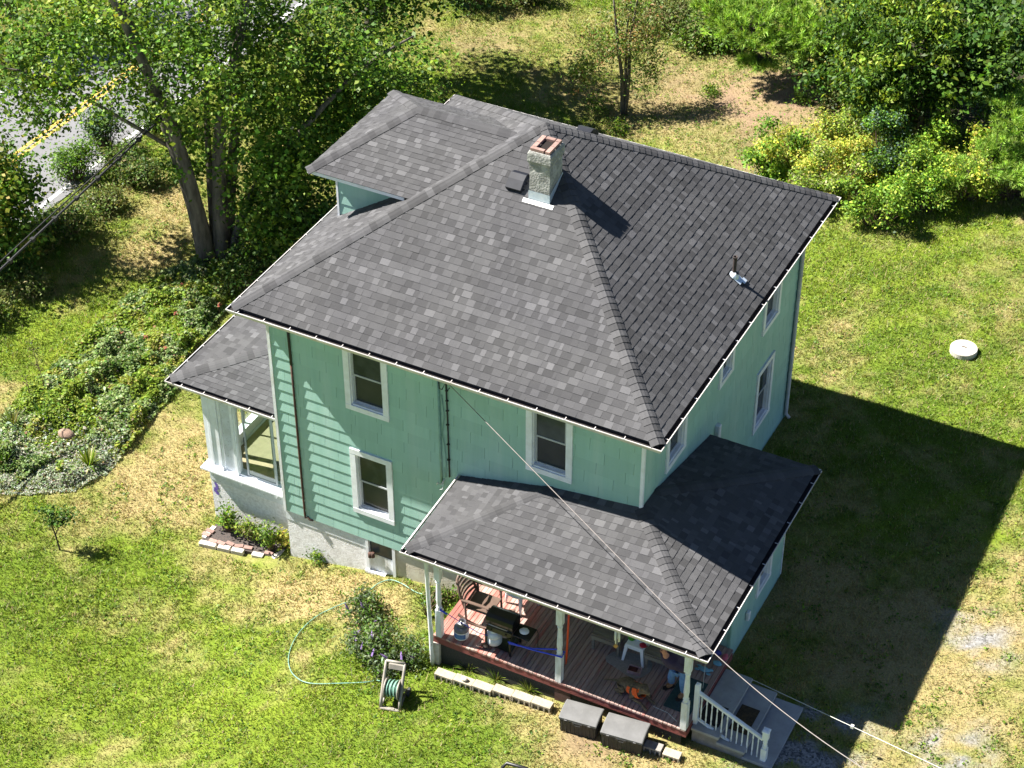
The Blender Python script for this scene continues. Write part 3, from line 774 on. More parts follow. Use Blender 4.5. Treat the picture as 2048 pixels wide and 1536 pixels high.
for k in range(9):
    cx, cz, r = X0+.10+rs.uniform(-.03, .05), -.28+k*-.035+rs.uniform(-.02, .02), rs.uniform(.035, .06)
    mb.face([(cx+r*math.cos(a)*rs.uniform(.6, 1), Y0-.006-.0006*k, cz+r*1.3*math.sin(a)*rs.uniform(.7, 1)) for a in np.linspace(0, 2*math.pi, 9, endpoint=False)])
mb.build('paint_mark', MT['purple'], spb)
mb = MB(); mb.box((X0-.14, Y0-.15, .17), (-.30, Y0+.25, .215)); mb.box((X0-.14, Y0+.25, .17), (X0+.25, 7.9, .215)); mb.box((-.30, Y0-.02, .172), (.0, Y0+.25, .21))
for x in (X0+.12, -1.45, -.55): mb.box((x, Y0-.13, .06), (x+.045, Y0-.02, .17))
mb.build('sun_porch_sill', MT['white'], house)
mb = MB(); mb.box((X0+.25, Y0+.25, .10), (-.01, 7.6, .19)); mb.build('sun_porch_floor', MT['carpet'], house)
mb = MB()
mb.box((X0, Y0, .215), (X0+.36, Y0+.36, 2.42)); mb.box((X0+.37, Y0+.02, .215), (X0+.43, Y0+.10, 2.42)); mb.box((X0-.03, Y0-.03, .215), (X0+.40, Y0-.001, .30)); mb.box((X0+.12, Y0-.018, .30), (X0+.17, Y0-.0005, 2.42))
mb.box((X0+.72, Y0-.02, .215), (X0+.79, Y0+.14, 2.42))
spc = mb.build('sun_porch_corner_post', MT['white'], house)
mb = MB(); mb.box((X0+.43, Y0+.05, .215), (X0+.72, Y0+.10, 2.42)); mb.build('worn_panel', MT['parge'], spc)
mb = MB(); mb.box((X0-.02, Y0-.02, 2.42), (-.0, Y0+.2, 2.53)); mb.box((X0-.02, Y0+.2, 2.42), (X0+.2, 7.8, 2.53)); mb.box((SX+.12, SY0+.12, 2.50), (-.02, 7.9, 2.518)); mb.build('sun_porch_beam', MT['white'], house)
# sliding glazing towards the lawn
gx0, gx1 = X0+.79, -.01
mb = MB(); mb.box((gx0, Y0+.02, .216), (gx1, Y0+.16, .262)); mb.box((gx0, Y0+.02, 2.36), (gx1, Y0+.16, 2.419)); mb.box((gx0-.02, Y0+.03, .20), (gx0+.02, Y0+.15, 2.43))
sg = mb.build('sliding_window', MT['white'], house)
def glaze(xa, xb, y, p):
    m = MB(); f = .045
    m.box((xa, y-.015, .263), (xa+f, y+.015, 2.359)); m.box((xb-f, y-.015, .263), (xb, y+.015, 2.359)); m.box((xa+f, y-.015, .263), (xb-f, y+.015, .263+f)); m.box((xa+f, y-.015, 2.359-f), (xb-f, y+.015, 2.359))
    m.build('sash', MT['sash'], p)
    m = MB(); m.box((xa+f, y-.003, .263+f), (xb-f, y+.003, 2.359-f)); m.build('pane', MT['glass'], p)
glaze(gx0+.20, gx0+.98, Y0+.06, sg); glaze(gx0+.88, gx1, Y0+.10, sg)
m = MB(); m.tube([(gx0+.225, Y0+.03, 1.15), (gx0+.225, Y0+.01, 1.17), (gx0+.225, Y0+.01, 1.36), (gx0+.225, Y0+.03, 1.38)], .012, 6); m.build('handle', MT['blackplastic'], sg)
# glazing towards the street
mb = MB()
for y in (1.0, 2.6, 4.2, 5.8, 7.4): mb.box((X0, y, .216), (X0+.12, y+.12, 2.419))
mb.box((X0+.02, Y0+.37, .216), (X0+.2, 7.6, .46))
sw = mb.build('street_window', MT['white'], house)
for y in (1.12, 2.72, 4.32, 5.92):
    m = MB(); m.box((X0+.06, y, .462), (X0+.066, y+1.48, 2.418)); m.build('pane', MT['glass'], sw)
    m = MB(); m.box((X0+.05, y+.70, .462), (X0+.08, y+.75, 2.418)); m.build('mullion', MT['sash'], sw)

# --- wrap-round porch roof
E_ = np.array((4.24, -2.30, 2.785)); F_ = np.array((10.615, -2.30, 2.845)); G_ = np.array((10.60, 3.53, 2.865))
IL = np.array((4.28, -.0, 2.94)); IR = np.array((W, 3.40, 2.955))
T1 = np.array((6.38, -.012, 3.49)); T0 = np.array((W, -.012, 3.735)); T0b = np.array((W+.018, 0, 3.735)); T2 = np.array((W+.018, .56, 3.70))
ze = np.array((0, 0, .04))
pe, pf, pg = E_+ze+(ins, ins, 0), F_+ze+(-ins, ins, 0), G_+ze+(-ins, -.03, 0)
pil = IL+(ins*.6, -.012, .03); pir = IR+(.018, 0, .03)
mb = MB()
shingles(mb, pe, pf, T1, T0, 51, .14)
shingles(mb, pf, pg, T0b, T2, 52)
shingles(mb, pil, pe, T1, T1, 53)
shingles(mb, pg, pir, T2, T2, 54)
pr = mb.build('porch_roof', MT['shingle'], house)
p1n, p2n, p3n, p4n = slope_normal(pe, pf, T0), slope_normal(pf, pg, T0b), slope_normal(pil, pe, T1), slope_normal(pg, pir, T2)
hip_caps('hip_cap', pe, T1, p3n, p1n, 55, pr, .14); hip_caps('hip_cap', pf, T0b+(0, -.02, 0), p1n, p2n, 56, pr, .14); hip_caps('hip_cap', pg, T2, p2n, p4n, 57, pr, .14)
gutter(E_, F_, (0, -1, 0), house, False, True, off=.12, hang=.645); gutter(F_, G_, (1, 0, 0), house, True, False, off=.22, hang=.645)
mb = MB()
ex = unit(E_-IL)
mb.face([IL+(.0, 0, .05), E_+(.02, .05, .05), E_+(.02, .05, -.06), IL+(0, 0, -.06)]); mb.face([IL+(.0, 0, .05), IL+(.03, 0, .055), E_+(.05, .05, .055), E_+(.02, .05, .05)])
mb.build('rake_edge', MT['gutter'], house); mb = MB()
mb.face([G_+(-.02, -.01, .035), IR+(.02, .0, .035), IR+(.02, 0, -.1), G_+(-.02, -.01, -.1)]); mb.face([G_+(-.02, -.01, .035), G_+(-.02, -.04, .037), IR+(.02, -.03, .037), IR+(.02, .0, .035)])
mb.build('rake_edge', MT['gutter'], house)
mb = MB()
cz = 2.66
mb.face([(4.36, -2.18, cz), (10.48, -2.18, cz+.03), (10.48, -.012, cz+.05), (4.36, -.012, cz+.02)])
mb.face([(W+.02, -.012, cz+.04), (10.48, -.012, cz+.05), (10.48, 3.45, cz+.05), (W+.02, 3.36, cz+.05)])
mb.build('porch_ceiling', MT['oldwhite'], house)
mb = MB(); mb.box((4.72, -2.04, 2.48), (10.24, -1.88, 2.655)); mb.box((4.72, -1.88, 2.48), (4.86, -.02, 2.655)); mb.build('porch_beam', MT['oldwhite'], house)
# enclosed room under the right half of the porch roof
EXX, EY0, EY1 = 10.06, .38, 3.22
eh = [(1.34, 2.12, .66, 1.72)]
siding('enclosure_wall', (EXX, EY0, 0), (0, 1, 0), (1, 0, 0), EY1-EY0, -.05, 2.68, eh, 61, house)
siding('enclosure_wall', (W, EY0, 0), (1, 0, 0), (0, -1, 0), EXX-W, -.05, 2.68, [], 62, house)
siding('enclosure_wall', (EXX, EY1, 0), (-1, 0, 0), (0, 1, 0), EXX-W, -.05, 2.68, [], 63, house)
mb = MB(); mb.box((EXX-.03, EY0-.03, -.03), (EXX+.03, EY0+.03, 2.68)); mb.build('corner_trim', MT['greencond'], house)
mb = MB()
for k in range(9): mb.box((EXX-.03, EY1-.01, .05+.28*k), (EXX+.025, EY1+.03, .05+.28*k+.265))
mb.build('corner_trim', MT['oldwhite'], house)
window((EXX, EY0, 0), (0, 1, 0), (1, 0, 0), *eh[0], house, trim=.1)
mb = MB(); mb.box((EXX+.015, 1.20, .50), (EXX+.09, 1.32, .72), bev=.015); mb.build('vent_hood', MT['oldwhite'], house)
mb = MB(); mb.box((W+.005, 3.66, 2.60), (W+.11, 3.80, 3.02), bev=.02); mb.build('exhaust_vent', MT['oldwhite'], house)
# rear downspout, rusty pipe, conduits on the wall
mb = MB(); mb.tube([(W+.08, L-.02, 5.62), (W+.07, L-.06, 5.3), (W+.07, L-.06, .12), (W+.16, L-.06, .02)], .042, 8); mb.build('downspout', MT['gutter'], house, True)
mb = MB(); mb.tube([(4.70, -2.20, 2.72), (4.70, -2.08, 2.5), (4.72, -2.06, .9), (4.735, -2.055, .55), (4.73, -2.06, .2), (4.74, -2.05, -.1), (4.74, -2.05, -.33)], [.042, .042, .042, .05, .04, .052, .038], 8); mb.build('downspout', MT['oldwhite'], house, True)
mb = MB(); mb.tube([(.5, -.035, 5.55), (.505, -.032, 4.4)], .028, 8); dpt = mb.build('wall_pipe', MT['blackcable'], house, True)
mb = MB(); mb.tube([(.505, -.032, 4.4), (.51, -.034, 3.6), (.505, -.03, 2.2), (.51, -.035, .36), (.53, -.05, .28), (.58, -.03, .30), (.62, -.03, .25), (.70, -.02, .25)], .024, 8); mb.build('wall_pipe', MT['rust'], house, True)
mb = MB(); mb.tube([(3.90, -.03, 5.55), (3.90, -.03, 3.6), (3.905, -.03, 2.6)], .024, 7); mb.tube([(3.96, -.03, 4.9), (4.01, -.032, 4.4), (3.95, -.03, 3.9), (4.0, -.03, 3.6), (4.02, -.03, 3.2), (4.0, -.03, 2.8)], .009, 5); mb.build('conduit', MT['greencond'], house, True)
mb = MB(); mb.tube([(4.07, -.035, 5.22), (4.08, -.03, 4.4), (4.09, -.03, 2.85)], .016, 6)
for z in (5.05, 4.8, 4.55, 4.2, 3.7, 3.3): mb.box((4.055, -.055, z-.012), (4.11, -.012, z+.012))
mb.tube([(3.92, -.05, 5.30), (3.97, -.12, 5.12), (4.04, -.14, 5.14), (4.08, -.07, 5.26), (4.13, -.13, 5.12), (4.2, -.12, 5.22)], .012, 5)
mb.build('wall_cable', MT['blackcable'], house, True)
mb = MB(); mb.tube([(3.97, -.03, 2.75), (3.92, -.08, 2.62), (3.85, -.1, 2.66), (3.80, -.05, 2.55)], .010, 5); mb.tube([(3.95, -.04, 2.7), (3.97, -.12, 2.55), (3.9, -.1, 2.5)], .008, 5); mb.build('loose_cable', MT['oldwhite'], house, True)

# --- porch deck
DX0, DX1, DY0 = 4.74, 10.18, -2.0
mb = MB(); m2 = MB(); rs = random.Random(3)
x = DX0; i = 0
while x < DX1-.01:
    x2 = min(x+.092, DX1)
    yb = 0 if x2 < W else EY0-.02
    dz = rs.uniform(-.003, .003)
    tgt = mb if i < 18 and not (i > 14 and rs.random() < .5) else m2
    tgt.box((x+.0055, DY0+rs.uniform(-.006, .006), .46), (x2-.0055, yb, DECK_Z+dz), rs.uniform(.85, 1.2))
    x = x2; i += 1
pd = mb.build('porch_floor', MT['deck'], house)
m2.build('porch_floor', MT['greydeck'], house)
mb = MB(); mb.box((DX0-.01, DY0+.012, .30), (DX1+.01, DY0+.05, .458)); mb.box((DX0-.01, DY0+.05, .30), (DX0+.03, -.02, .458)); mb.box((DX1-.03, DY0+.05, .30), (DX1+.01, .3, .458)); mb.build('porch_fascia', MT['redtrim'], house)
mb = MB(); mb.box((DX0+.05, DY0+.08, .2), (DX1-.05, EY0-.05, .455)); mb.build('under_deck_dark', MT['soot_black'], house)  # solid block, the dark under the boards put into its near-black colour
mb = MB(); mb.box((DX0+.12, DY0+.055, -.6), (DX1-.1, DY0+.062, .30)); mb.box((DX0+.03, DY0+.062, -.6), (DX0+.037, -.05, .30)); mb.build('porch_skirt', MT['mesh'], house)
mb = MB(); mb.box((7.42, DY0+.03, -.2), (7.76, DY0+.052, .30)); mb.build('skirt_board', MT['brownboard'], house)
mb = MB(); mb.box((DX0-.02, -2.02, -.6), (DX0+.14, -1.86, .3)); mb.build('porch_pier', MT['stonepale'], house)
def porch_post(x, y, worn=False):
    mb = MB(); s = .062
    def sq(h, w): return [(x-w, y-w, h), (x+w, y-w, h), (x+w, y+w, h), (x-w, y+w, h)]
    mb.loft([sq(DECK_Z, s), sq(DECK_Z+.72, s)], 1, True)
    mb.lathe([(s*.95, DECK_Z+.72), (.05, DECK_Z+.77), (.062, DECK_Z+.80), (.044, DECK_Z+.85), (.058, DECK_Z+.98), (.052, DECK_Z+1.2), (.043, DECK_Z+1.42), (.058, DECK_Z+1.47), (.046, DECK_Z+1.50), (s*.95, DECK_Z+1.54)], (x, y, 0), 12)
    mb.loft([sq(DECK_Z+1.54, s), sq(2.482, s)], 1, True)
    p = mb.build('porch_post', MT['oldwhite'], house)
    b = MB()
    for sx in (-1, 1):
        b.loft([[(x+sx*(.062+d), y-.02, z), (x+sx*(.062+d), y+.02, z), (x+sx*.062, y+.02, z2), (x+sx*.062, y-.02, z2)] for d, z, z2 in ((.004, 2.34, 2.31), (.03, 2.42, 2.33), (.06, 2.45, 2.37), (.075, 2.478, 2.44))], 1, True)
    b.build('bracket', MT['oldwhite'], p)
porch_post(4.87, -1.94); porch_post(7.50, -1.94); porch_post(10.12, -1.94)

# ------------------------------------------------------------------ steps and railing
SYN, SYF = -1.78, -.06
st = thing('entry_steps', 'three grey concrete slab steps going down from the porch deck', 'steps', (10.2, -.9, 0))
for k, (xa, xb, z) in enumerate(((10.20, 10.77, .38), (10.72, 11.29, .23), (11.24, 11.84, .08))):
    mb = MB(); mb.box((xa-10.2, SYN+.9+.01*k, z-.07), (xb-10.2, SYF+.9+.005*k, z), bev=.012); mb.build('slab', MT['concrete'], st)
    mb = MB(); mb.box((xa-10.2+.02, SYN+.93, z-.6), (xb-10.2-.03, SYF+.87, z-.071)); mb.build('slab_base', MT['greyblock'], st)
rl = thing('stair_railing', 'white sloping stair railing with turned balusters beside the concrete steps', 'railing', (10.2, -1.62, 0))
NX = 1.43
mb = MB(); s = .055
def sqn(x, h, w): return [(x-w, -w, h), (x+w, -w, h), (x+w, w, h), (x-w, w, h)]
mb.loft([sqn(NX, .07, s), sqn(NX, .40, s)], 1, True)
mb.lathe([(.05, .40), (.04, .44), (.05, .47), (.036, .50), (.046, .56), (.04, .62), (.05, .65)], (NX, 0, 0), 12)
mb.loft([sqn(NX, .65, s), sqn(NX, .86, s)], 1, True); mb.loft([sqn(NX, .861, s*1.25), sqn(NX, .885, s*1.25), sqn(NX, .905, s*.7)], 1, True)
mb.build('newel_post', MT['white'], rl)
mb = MB(); mb.loft([sqn(.02, .36, .045), sqn(.02, 1.42, .045), sqn(.02, 1.45, .03)], 1, True); mb.build('newel_post', MT['white'], rl)
zr = lambda x: 1.27-(x)*.45
mb = MB()
for (dz, hh, ww) in ((0, .055, .035),):
    mb.loft([[(x, -ww, zr(x)-hh), (x, ww, zr(x)-hh), (x, ww, zr(x)), (x, ww*.5, zr(x)+.015), (x, -ww*.5, zr(x)+.015), (x, -ww, zr(x))] for x in (.06, NX-.05)], 1, True)
mb.build('handrail', MT['white'], rl)
mb = MB(); mb.loft([[(x, -.022, zr(x)-.76), (x, .022, zr(x)-.76), (x, .022, zr(x)-.71), (x, -.022, zr(x)-.71)] for x in (.06, NX-.05)], 1, True); mb.build('bottom_rail', MT['white'], rl)
for k in range(12):
    x = .12+k*(NX-.05-.14)/11.6
    mb = MB(); b0 = zr(x)-.71
    mb.lathe([(.014, b0), (.016, b0+.12), (.010, b0+.15), (.017, b0+.22), (.014, b0+.36), (.010, b0+.50), (.016, b0+.53), (.014, b0+.66)], (x, 0, 0), 8)
    mb.build('baluster', MT['white'], rl, True)

# ------------------------------------------------------------------ things on the porch
D = DECK_Z+.004
# rocking chair, facing +x
t = thing('rocking_chair', 'brown slatted plastic rocking chair on the sunlit end of the porch', 'chair', (5.40, -1.10, D-.02), math.radians(2))
for sy in (-.29, .29):
    mb = MB(); mb.loft([[(-.42+.98*k/10, sy-.02, .0+.14*((k-5)/5)**2), (-.42+.98*k/10, sy+.02, .0+.14*((k-5)/5)**2), (-.42+.98*k/10, sy+.02, .05+.14*((k-5)/5)**2), (-.42+.98*k/10, sy-.02, .05+.14*((k-5)/5)**2)] for k in range(11)], 1, True); mb.build('rocker', MT['brownplastic'], t)
    mb = MB(); mb.tube([(.26, sy, .06), (.25, sy, .36), (.24, sy, .60)], [.026, .022, .028], 6); mb.build('leg', MT['brownplastic'], t, True)
    mb = MB(); mb.tube([(-.24, sy, .05), (-.27, sy, .60)], .024, 6); mb.build('leg', MT['brownplastic'], t, True)
mb = MB()
for sy in (-.29, .29): mb = MB(); mb.box((-.34, sy-.035, .60), (.30, sy+.035, .63), bev=.012); mb.build('armrest', MT['brownplastic'], t)
mb = MB(); mb.box((-.28, -.27, .38), (.28, .27, .41), bev=.012); mb.build('seat', MT['brownplastic'], t)
mb = MB(); 
bk = lambda h: -.28-.32*(h-.40)
for k in range(6):
    h = .50+k*.092
    mb.loft([[(bk(h)-.012-.05*(1-(y/.25)**2), y, h-.026), (bk(h)+.008-.05*(1-(y/.25)**2), y, h-.026), (bk(h)-.004-.05*(1-(y/.25)**2), y, h+.026), (bk(h)-.024-.05*(1-(y/.25)**2), y, h+.026)] for y in np.linspace(-.25, .25, 9)], 1, True)
mb.tube([(bk(.4), -.27, .4), (bk(.75), -.27, .75), (bk(1.02), -.19, 1.02), (bk(1.08), 0, 1.08), (bk(1.02), .19, 1.02), (bk(.75), .27, .75), (bk(.4), .27, .4)], .028, 6)
mb.tube([(bk(.44), -.27, .44), (bk(.44), .27, .44)], .024, 6)
mb.build('backrest', MT['brownplastic'], t, True)
# white plastic table half under the eave
t = thing('patio_table', 'round white plastic table behind the rocking chair, mostly under the roof', 'table', (5.92, -.42, D))
mb = MB(); mb.lathe([(.36, .50), (.40, .51), (.40, .54), (.36, .55)], (0, 0, 0), 24); mb.build('tabletop', MT['plasticwhite'], t)
for a in (200, 290, 20, 110):
    r = math.radians(a); mb = MB(); mb.tube([(.33*math.cos(r), .33*math.sin(r), 0), (.29*math.cos(r), .29*math.sin(r), .5)], [.02, .05], 6); mb.build('leg', MT['plasticwhite'], t, True)
# propane tanks
def tank(x, y, z, label, sc=1.0, band=True):
    t = thing('propane_tank', label, 'gas tank', (x, y, z), 0, 'propane tanks')
    mb = MB(); mb.lathe([(.10, 0), (.105, .03), (.11, .03), (.15, .05), (.153, .09), (.153, .22)], (0, 0, 0), 20); 
    mb.lathe([(.153, .221), (.153, .25), (.145, .30), (.11, .345), (.05, .36), (.02, .362)], (0, 0, 0), 20)
    mb.build('tank_body', MT['tank'], t, True)
    mb = MB(); mb.lathe([(.020, .36), (.022, .39), (.014, .40), (.026, .41), (.026, .44), (.01, .45)], (0, 0, 0), 10); mb.build('valve', MT['steel'], t, True)
    mb = MB()
    for a0 in (40, 220):
        for k in range(8):
            a, b = math.radians(a0+k*13), math.radians(a0+(k+1)*13)
            for r in (.10, .094):
                mb.face([(r*math.cos(a), r*math.sin(a), .34), (r*math.cos(b), r*math.sin(b), .34), (r*math.cos(b), r*math.sin(b), .43), (r*math.cos(a), r*math.sin(a), .43)])
            mb.face([(.1*math.cos(a), .1*math.sin(a), .43), (.1*math.cos(b), .1*math.sin(b), .43), (.094*math.cos(b), .094*math.sin(b), .43), (.094*math.cos(a), .094*math.sin(a), .43)])
    mb.build('collar', MT['tanktop' if band else 'tank'], t)
    if band:
        mb = MB(); mb.lathe([(.1545, .235), (.1545, .252), (.1465, .303), (.112, .348), (.06, .362)], (0, 0, 0), 20, caps=False); mb.build('shoulder_sleeve', MT['tanktop'], t, True)
        mb = MB()
        for k in range(7):
            a, b = math.radians(225+k*15), math.radians(225+(k+1)*15); r = .1552
            mb.face([(r*math.cos(a), r*math.sin(a), .085), (r*math.cos(b), r*math.sin(b), .085), (r*math.cos(b), r*math.sin(b), .205), (r*math.cos(a), r*math.sin(a), .205)])
        mb.build('paper_label', MT['bluelabel'], t)
    return t
tank(5.28, -1.80, D, 'white propane tank with a blue label standing alone on the deck edge')
tank(5.95, -1.68, D+.05, 'plain white propane tank hanging below the black grill', band=False)
# grill
t = thing('gas_grill', 'black cart gas grill with side shelf standing on the red deck', 'grill', (6.1, -1.58, D))
mb = MB()
prof = [(-.17, .60), (-.19, .72), (-.17, .80), (-.10, .845), (.08, .85), (.15, .81), (.17, .72), (.16, .60)]
mb.loft([[(x, y, z) for y, z in prof] for x in (-.29, -.285, .285, .29)], 1, True); mb.build('lid', MT['grillblack'], t, False)
mb = MB(); mb.box((-.285, -.165, .44), (.285, .16, .595), bev=.02); mb.build('firebox', MT['grillblack'], t)
mb = MB(); mb.box((-.28, -.205, .45), (.28, -.168, .58), bev=.008); cp = mb.build('control_panel', MT['olive'], t)
mb = MB()
for x in (-.16, .16): mb.tube([(x, -.206, .515), (x, -.232, .515)], .022, 10)
mb.build('knob', MT['blackplastic'], cp)
mb = MB(); mb.tube([(-.2, -.19, .66), (-.2, -.235, .67), (.2, -.235, .67), (.2, -.19, .66)], .011, 6); mb.build('handle', MT['steel'], t, True)
mb = MB(); mb.box((.30, -.20, .545), (.66, .16, .575), bev=.01); mb.tube([(.66, .15, .56), (.70, .12, .5), (.70, .10, .02)], .008, 5); mb.build('side_shelf', MT['grillblack'], t)
for x, y in ((-.26, -.24), (.27, -.24), (.27, .20), (-.26, .20)):
    mb = MB(); mb.box((x-.017, y-.017, 0 if x > 0 else .06), (x+.017, y+.017, .50)); mb.build('leg', MT['grillblack'], t)
mb = MB(); mb.box((-.26, -.22, .06), (.27, .20, .08)); mb.tube([(.27, -.24, .08), (.27, .2, .42)], .01, 5); mb.build('bottom_shelf', MT['grillblack'], t)
for y in (-.29, .24):
    mb = MB(); mb.tube([(-.26, y, .075), (-.26, y+.035, .075)], .075, 16); wh = mb.build('wheel', MT['blackplastic'], t)
    mb = MB(); mb.tube([(-.26, y-.004, .075), (-.26, y-.001, .075)], .035, 12); mb.build('hubcap', MT['reelgrey'], wh)
def blob(name, c, r, m, parent=None, seed=0, n=26, sub=1):
    rs_ = np.random.default_rng(seed); mb = MB()
    nu, nv = 14, 8
    rings = []
    for i in range(1, nv):
        th = math.pi*i/nv
        rings.append([(c[0]+r[0]*math.sin(th)*math.cos(2*math.pi*j/nu)*(1+.22*(rs_.random()-.5)), c[1]+r[1]*math.sin(th)*math.sin(2*math.pi*j/nu)*(1+.22*(rs_.random()-.5)), c[2]-r[2]*math.cos(th)*(1+.22*(rs_.random()-.5))) for j in range(nu)])
    mb.loft(rings, 1, True)
    o = mb.build(name, m, parent, True)
    return o
o = blob('crumpled_rag', (6.58, -1.62, D+.615), (.10, .085, .045), MT['plasticwhite'], None, 4); tag(o, 'crumpled white rag on the side shelf of the grill', 'rag')
# bungee cords and the orange pole
mb = MB(); mb.tube([(4.93, -1.99, 1.28), (5.3, -1.99, 1.16), (5.75, -1.95, .98), (5.9, -1.86, .90)], .008, 5); mb.tube([(4.92, -2.0, 1.29), (5.08, -1.995, 1.22)], .022, 6)
tag(mb.build('bungee_cord', MT['bluecord'], None, True), 'dark blue cord tied from the left porch post to the grill', 'cord', 'cords strung along the porch front')
mb = MB(); mb.tube([(6.37, -1.90, .98), (6.9, -1.96, 1.08), (7.42, -2.01, 1.22), (7.58, -2.01, 1.24), (7.57, -1.87, 1.25), (7.42, -1.86, 1.24), (6.9, -1.90, 1.05), (6.37, -1.86, .90)], .016, 6); mb.tube([(6.40, -1.88, .96), (6.62, -1.93, 1.02)], .02, 6)
tag(mb.build('bungee_cord', MT['bluecord'], None, True), 'bright blue doubled cord looped round the middle porch post', 'cord', 'cords strung along the porch front')
mb = MB(); mb.tube([(7.43, -1.50, D), (7.44, -1.50, D+.2), (7.46, -1.47, 2.1)], [.012, .022, .022], 8); tag(mb.build('orange_pole', MT['orange'], None, True), 'thin bright orange pole standing behind the middle porch post', 'pole')
# benches
def bench():
    t = thing('wooden_bench', 'grey weathered wooden bench left of the white stool, below the wind chime', 'bench', (7.98, -.60, D), 0, 'weathered benches on the porch')
    mb = MB()
    for k in range(4): mb.box((-.30, -.30+.115*k, .40), (.30, -.30+.115*k+.105, .425))
    mb.build('seat', MT['oldwood'], t)
    mb = MB()
    for k in range(3): mb.box((-.30, .17+.02*k, .50+.13*k), (.30, .195+.02*k, .61+.13*k))
    mb.build('backrest', MT['oldwood'], t)
    for x in (-.27, .27):
        for y in (-.26, .15):
            mb = MB(); mb.box((x-.025, y-.03, 0), (x+.025, y+.03, .395 if y < 0 else .9)); mb.build('leg', MT['oldwood'], t)
    mb = MB(); mb.box((-.30, -.32, .30), (.30, -.301, .395)); mb.build('apron', MT['oldwood'], t)
    return t
b1 = bench(); b2 = copy_tree(b1); b2.location = (9.12, -.60, D); b2['label'] = 'grey weathered wooden bench right of the stool, beside the leaning person'
# stool and what stands on it
t = thing('plastic_stool', 'white plastic stool with splayed legs between the two wooden benches', 'stool', (8.58, -.68, D))
mb = MB(); mb.box((-.19, -.19, .40), (.19, .19, .44), bev=.02); mb.box((-.17, -.17, .33), (.17, .17, .40)); mb.build('seat', MT['plasticwhite'], t)
for sx in (-1, 1):
    for sy in (-1, 1):
        mb = MB(); mb.loft([[(sx*(q-w), sy*(q-w), z), (sx*(q+w), sy*(q-w), z), (sx*(q+w), sy*(q+w), z), (sx*(q-w), sy*(q+w), z)][::1 if sx*sy > 0 else -1] for q, w, z in ((.215, .022, 0), (.16, .035, .42))], 1, True); mb.build('leg', MT['plasticwhite'], t)
mb = MB(); mb.lathe([(.07, 0), (.075, .01), (.09, .14), (.095, .15), (.085, .15), (.075, .13)], (8.58, -.62, D+.44), 16, caps=True)
o = mb.build('small_pail', MT['plasticwhite'], None, True); tag(o, 'small white and blue pail standing on the plastic stool', 'pail')
m = MB(); m.lathe([(.0805, .03), (.0885, .10)], (8.58, -.62, D+.44), 16, caps=False); m.build('blue_band', mat('pail_blue', (.12, .35, .62), rough=.5), o, True)
o = blob('green_cloth', (8.45, -.70, D+.465), (.07, .06, .03), mat('green_cloth', (.07, .30, .02), rough=.9), None, 8); tag(o, 'bright green cloth on the left of the stool top', 'cloth')
o = blob('red_cloth', (8.73, -.78, D+.475), (.075, .06, .04), mat('red_cloth', (.30, .012, .03), rough=.9), None, 9); tag(o, 'dark red cloth on the right corner of the stool top', 'cloth')
# wind chime under the gutter
t = thing('wind_chime', 'pale metal tube wind chime with amber striker under the porch gutter', 'wind chime', (8.76, -2.13, 2.25))
mb = MB()
for k, (x, y, a) in enumerate(((-.05, 0, .0), (-.017, -.03, -.05), (.017, .02, -.03), (.05, -.01, .02), (.0, .04, .03))): mb.tube([(x, y, .10+a), (x, y, .38)], .011, 7)
mb.build('tube', MT['oldwhite'], t, True)
mb = MB(); mb.tube([(0, 0, .40), (0, 0, .0)], .003, 4); mb.lathe([(.06, .385), (.06, .395)], (0, 0, 0), 12); mb.build('cord', MT['wire'], t)
mb = MB(); mb.box((-.035, -.008, -.10), (.035, .008, -.0), 1, Matrix.Rotation(.5, 4, 'Y'), bev=.007); mb.build('striker', mat('amber_wood', (.42, .22, .06), rough=.4), t)
# rug, box, mats
mb = MB(); mb.prism([(8.03, -.98), (8.12, -.78), (8.32, -.66), (8.80, -.62), (8.92, -.72), (8.98, -.90), (8.90, -1.14), (8.78, -1.24), (8.62, -1.23), (8.10, -1.08)], D, D+.012)
tag(mb.build('rug', MT['rug'], None, False), 'worn grey rug lying on the deck in front of the stool', 'rug')
t = thing('shoe_box', 'open pale pink box with dark red inside lying on the grey rug', 'box', (8.70, -1.08, D+.014), .12)
mb = MB(); mb.box((-.13, -.085, 0), (.13, .085, .012)); mb.box((-.13, -.085, .012), (-.122, .085, .075)); mb.box((.122, -.085, .012), (.13, .085, .075)); mb.box((-.122, -.085, .012), (.122, -.077, .075)); mb.box((-.122, .077, .012), (.122, .085, .075)); mb.build('box_body', MT['box'], t)
mb = MB(); mb.box((-.121, -.076, .013), (.05, .076, .045)); mb.build('box_contents', MT['boxin'], t)
mb = MB(); mb.box((9.55, -1.62, D), (10.10, -.72, D+.010)); tag(mb.build('door_mat', MT['greenmat'], None), 'dark green mat under the person on the deck beside the steps', 'mat', 'mats at the entry')
mb = MB(); mb.box((10.23, -1.55, .385), (10.66, -1.02, .397)); tag(mb.build('door_mat', MT['blackmat'], None), 'black mat on the top concrete step behind the balusters', 'mat', 'mats at the entry')
mb = MB()
mb.box((10.80, -1.35, .2345), (11.17, -.66, .246))
o = mb.build('door_mat', MT['brownmat'], None); tag(o, 'brown checked mat on the second concrete step', 'mat', 'mats at the entry')
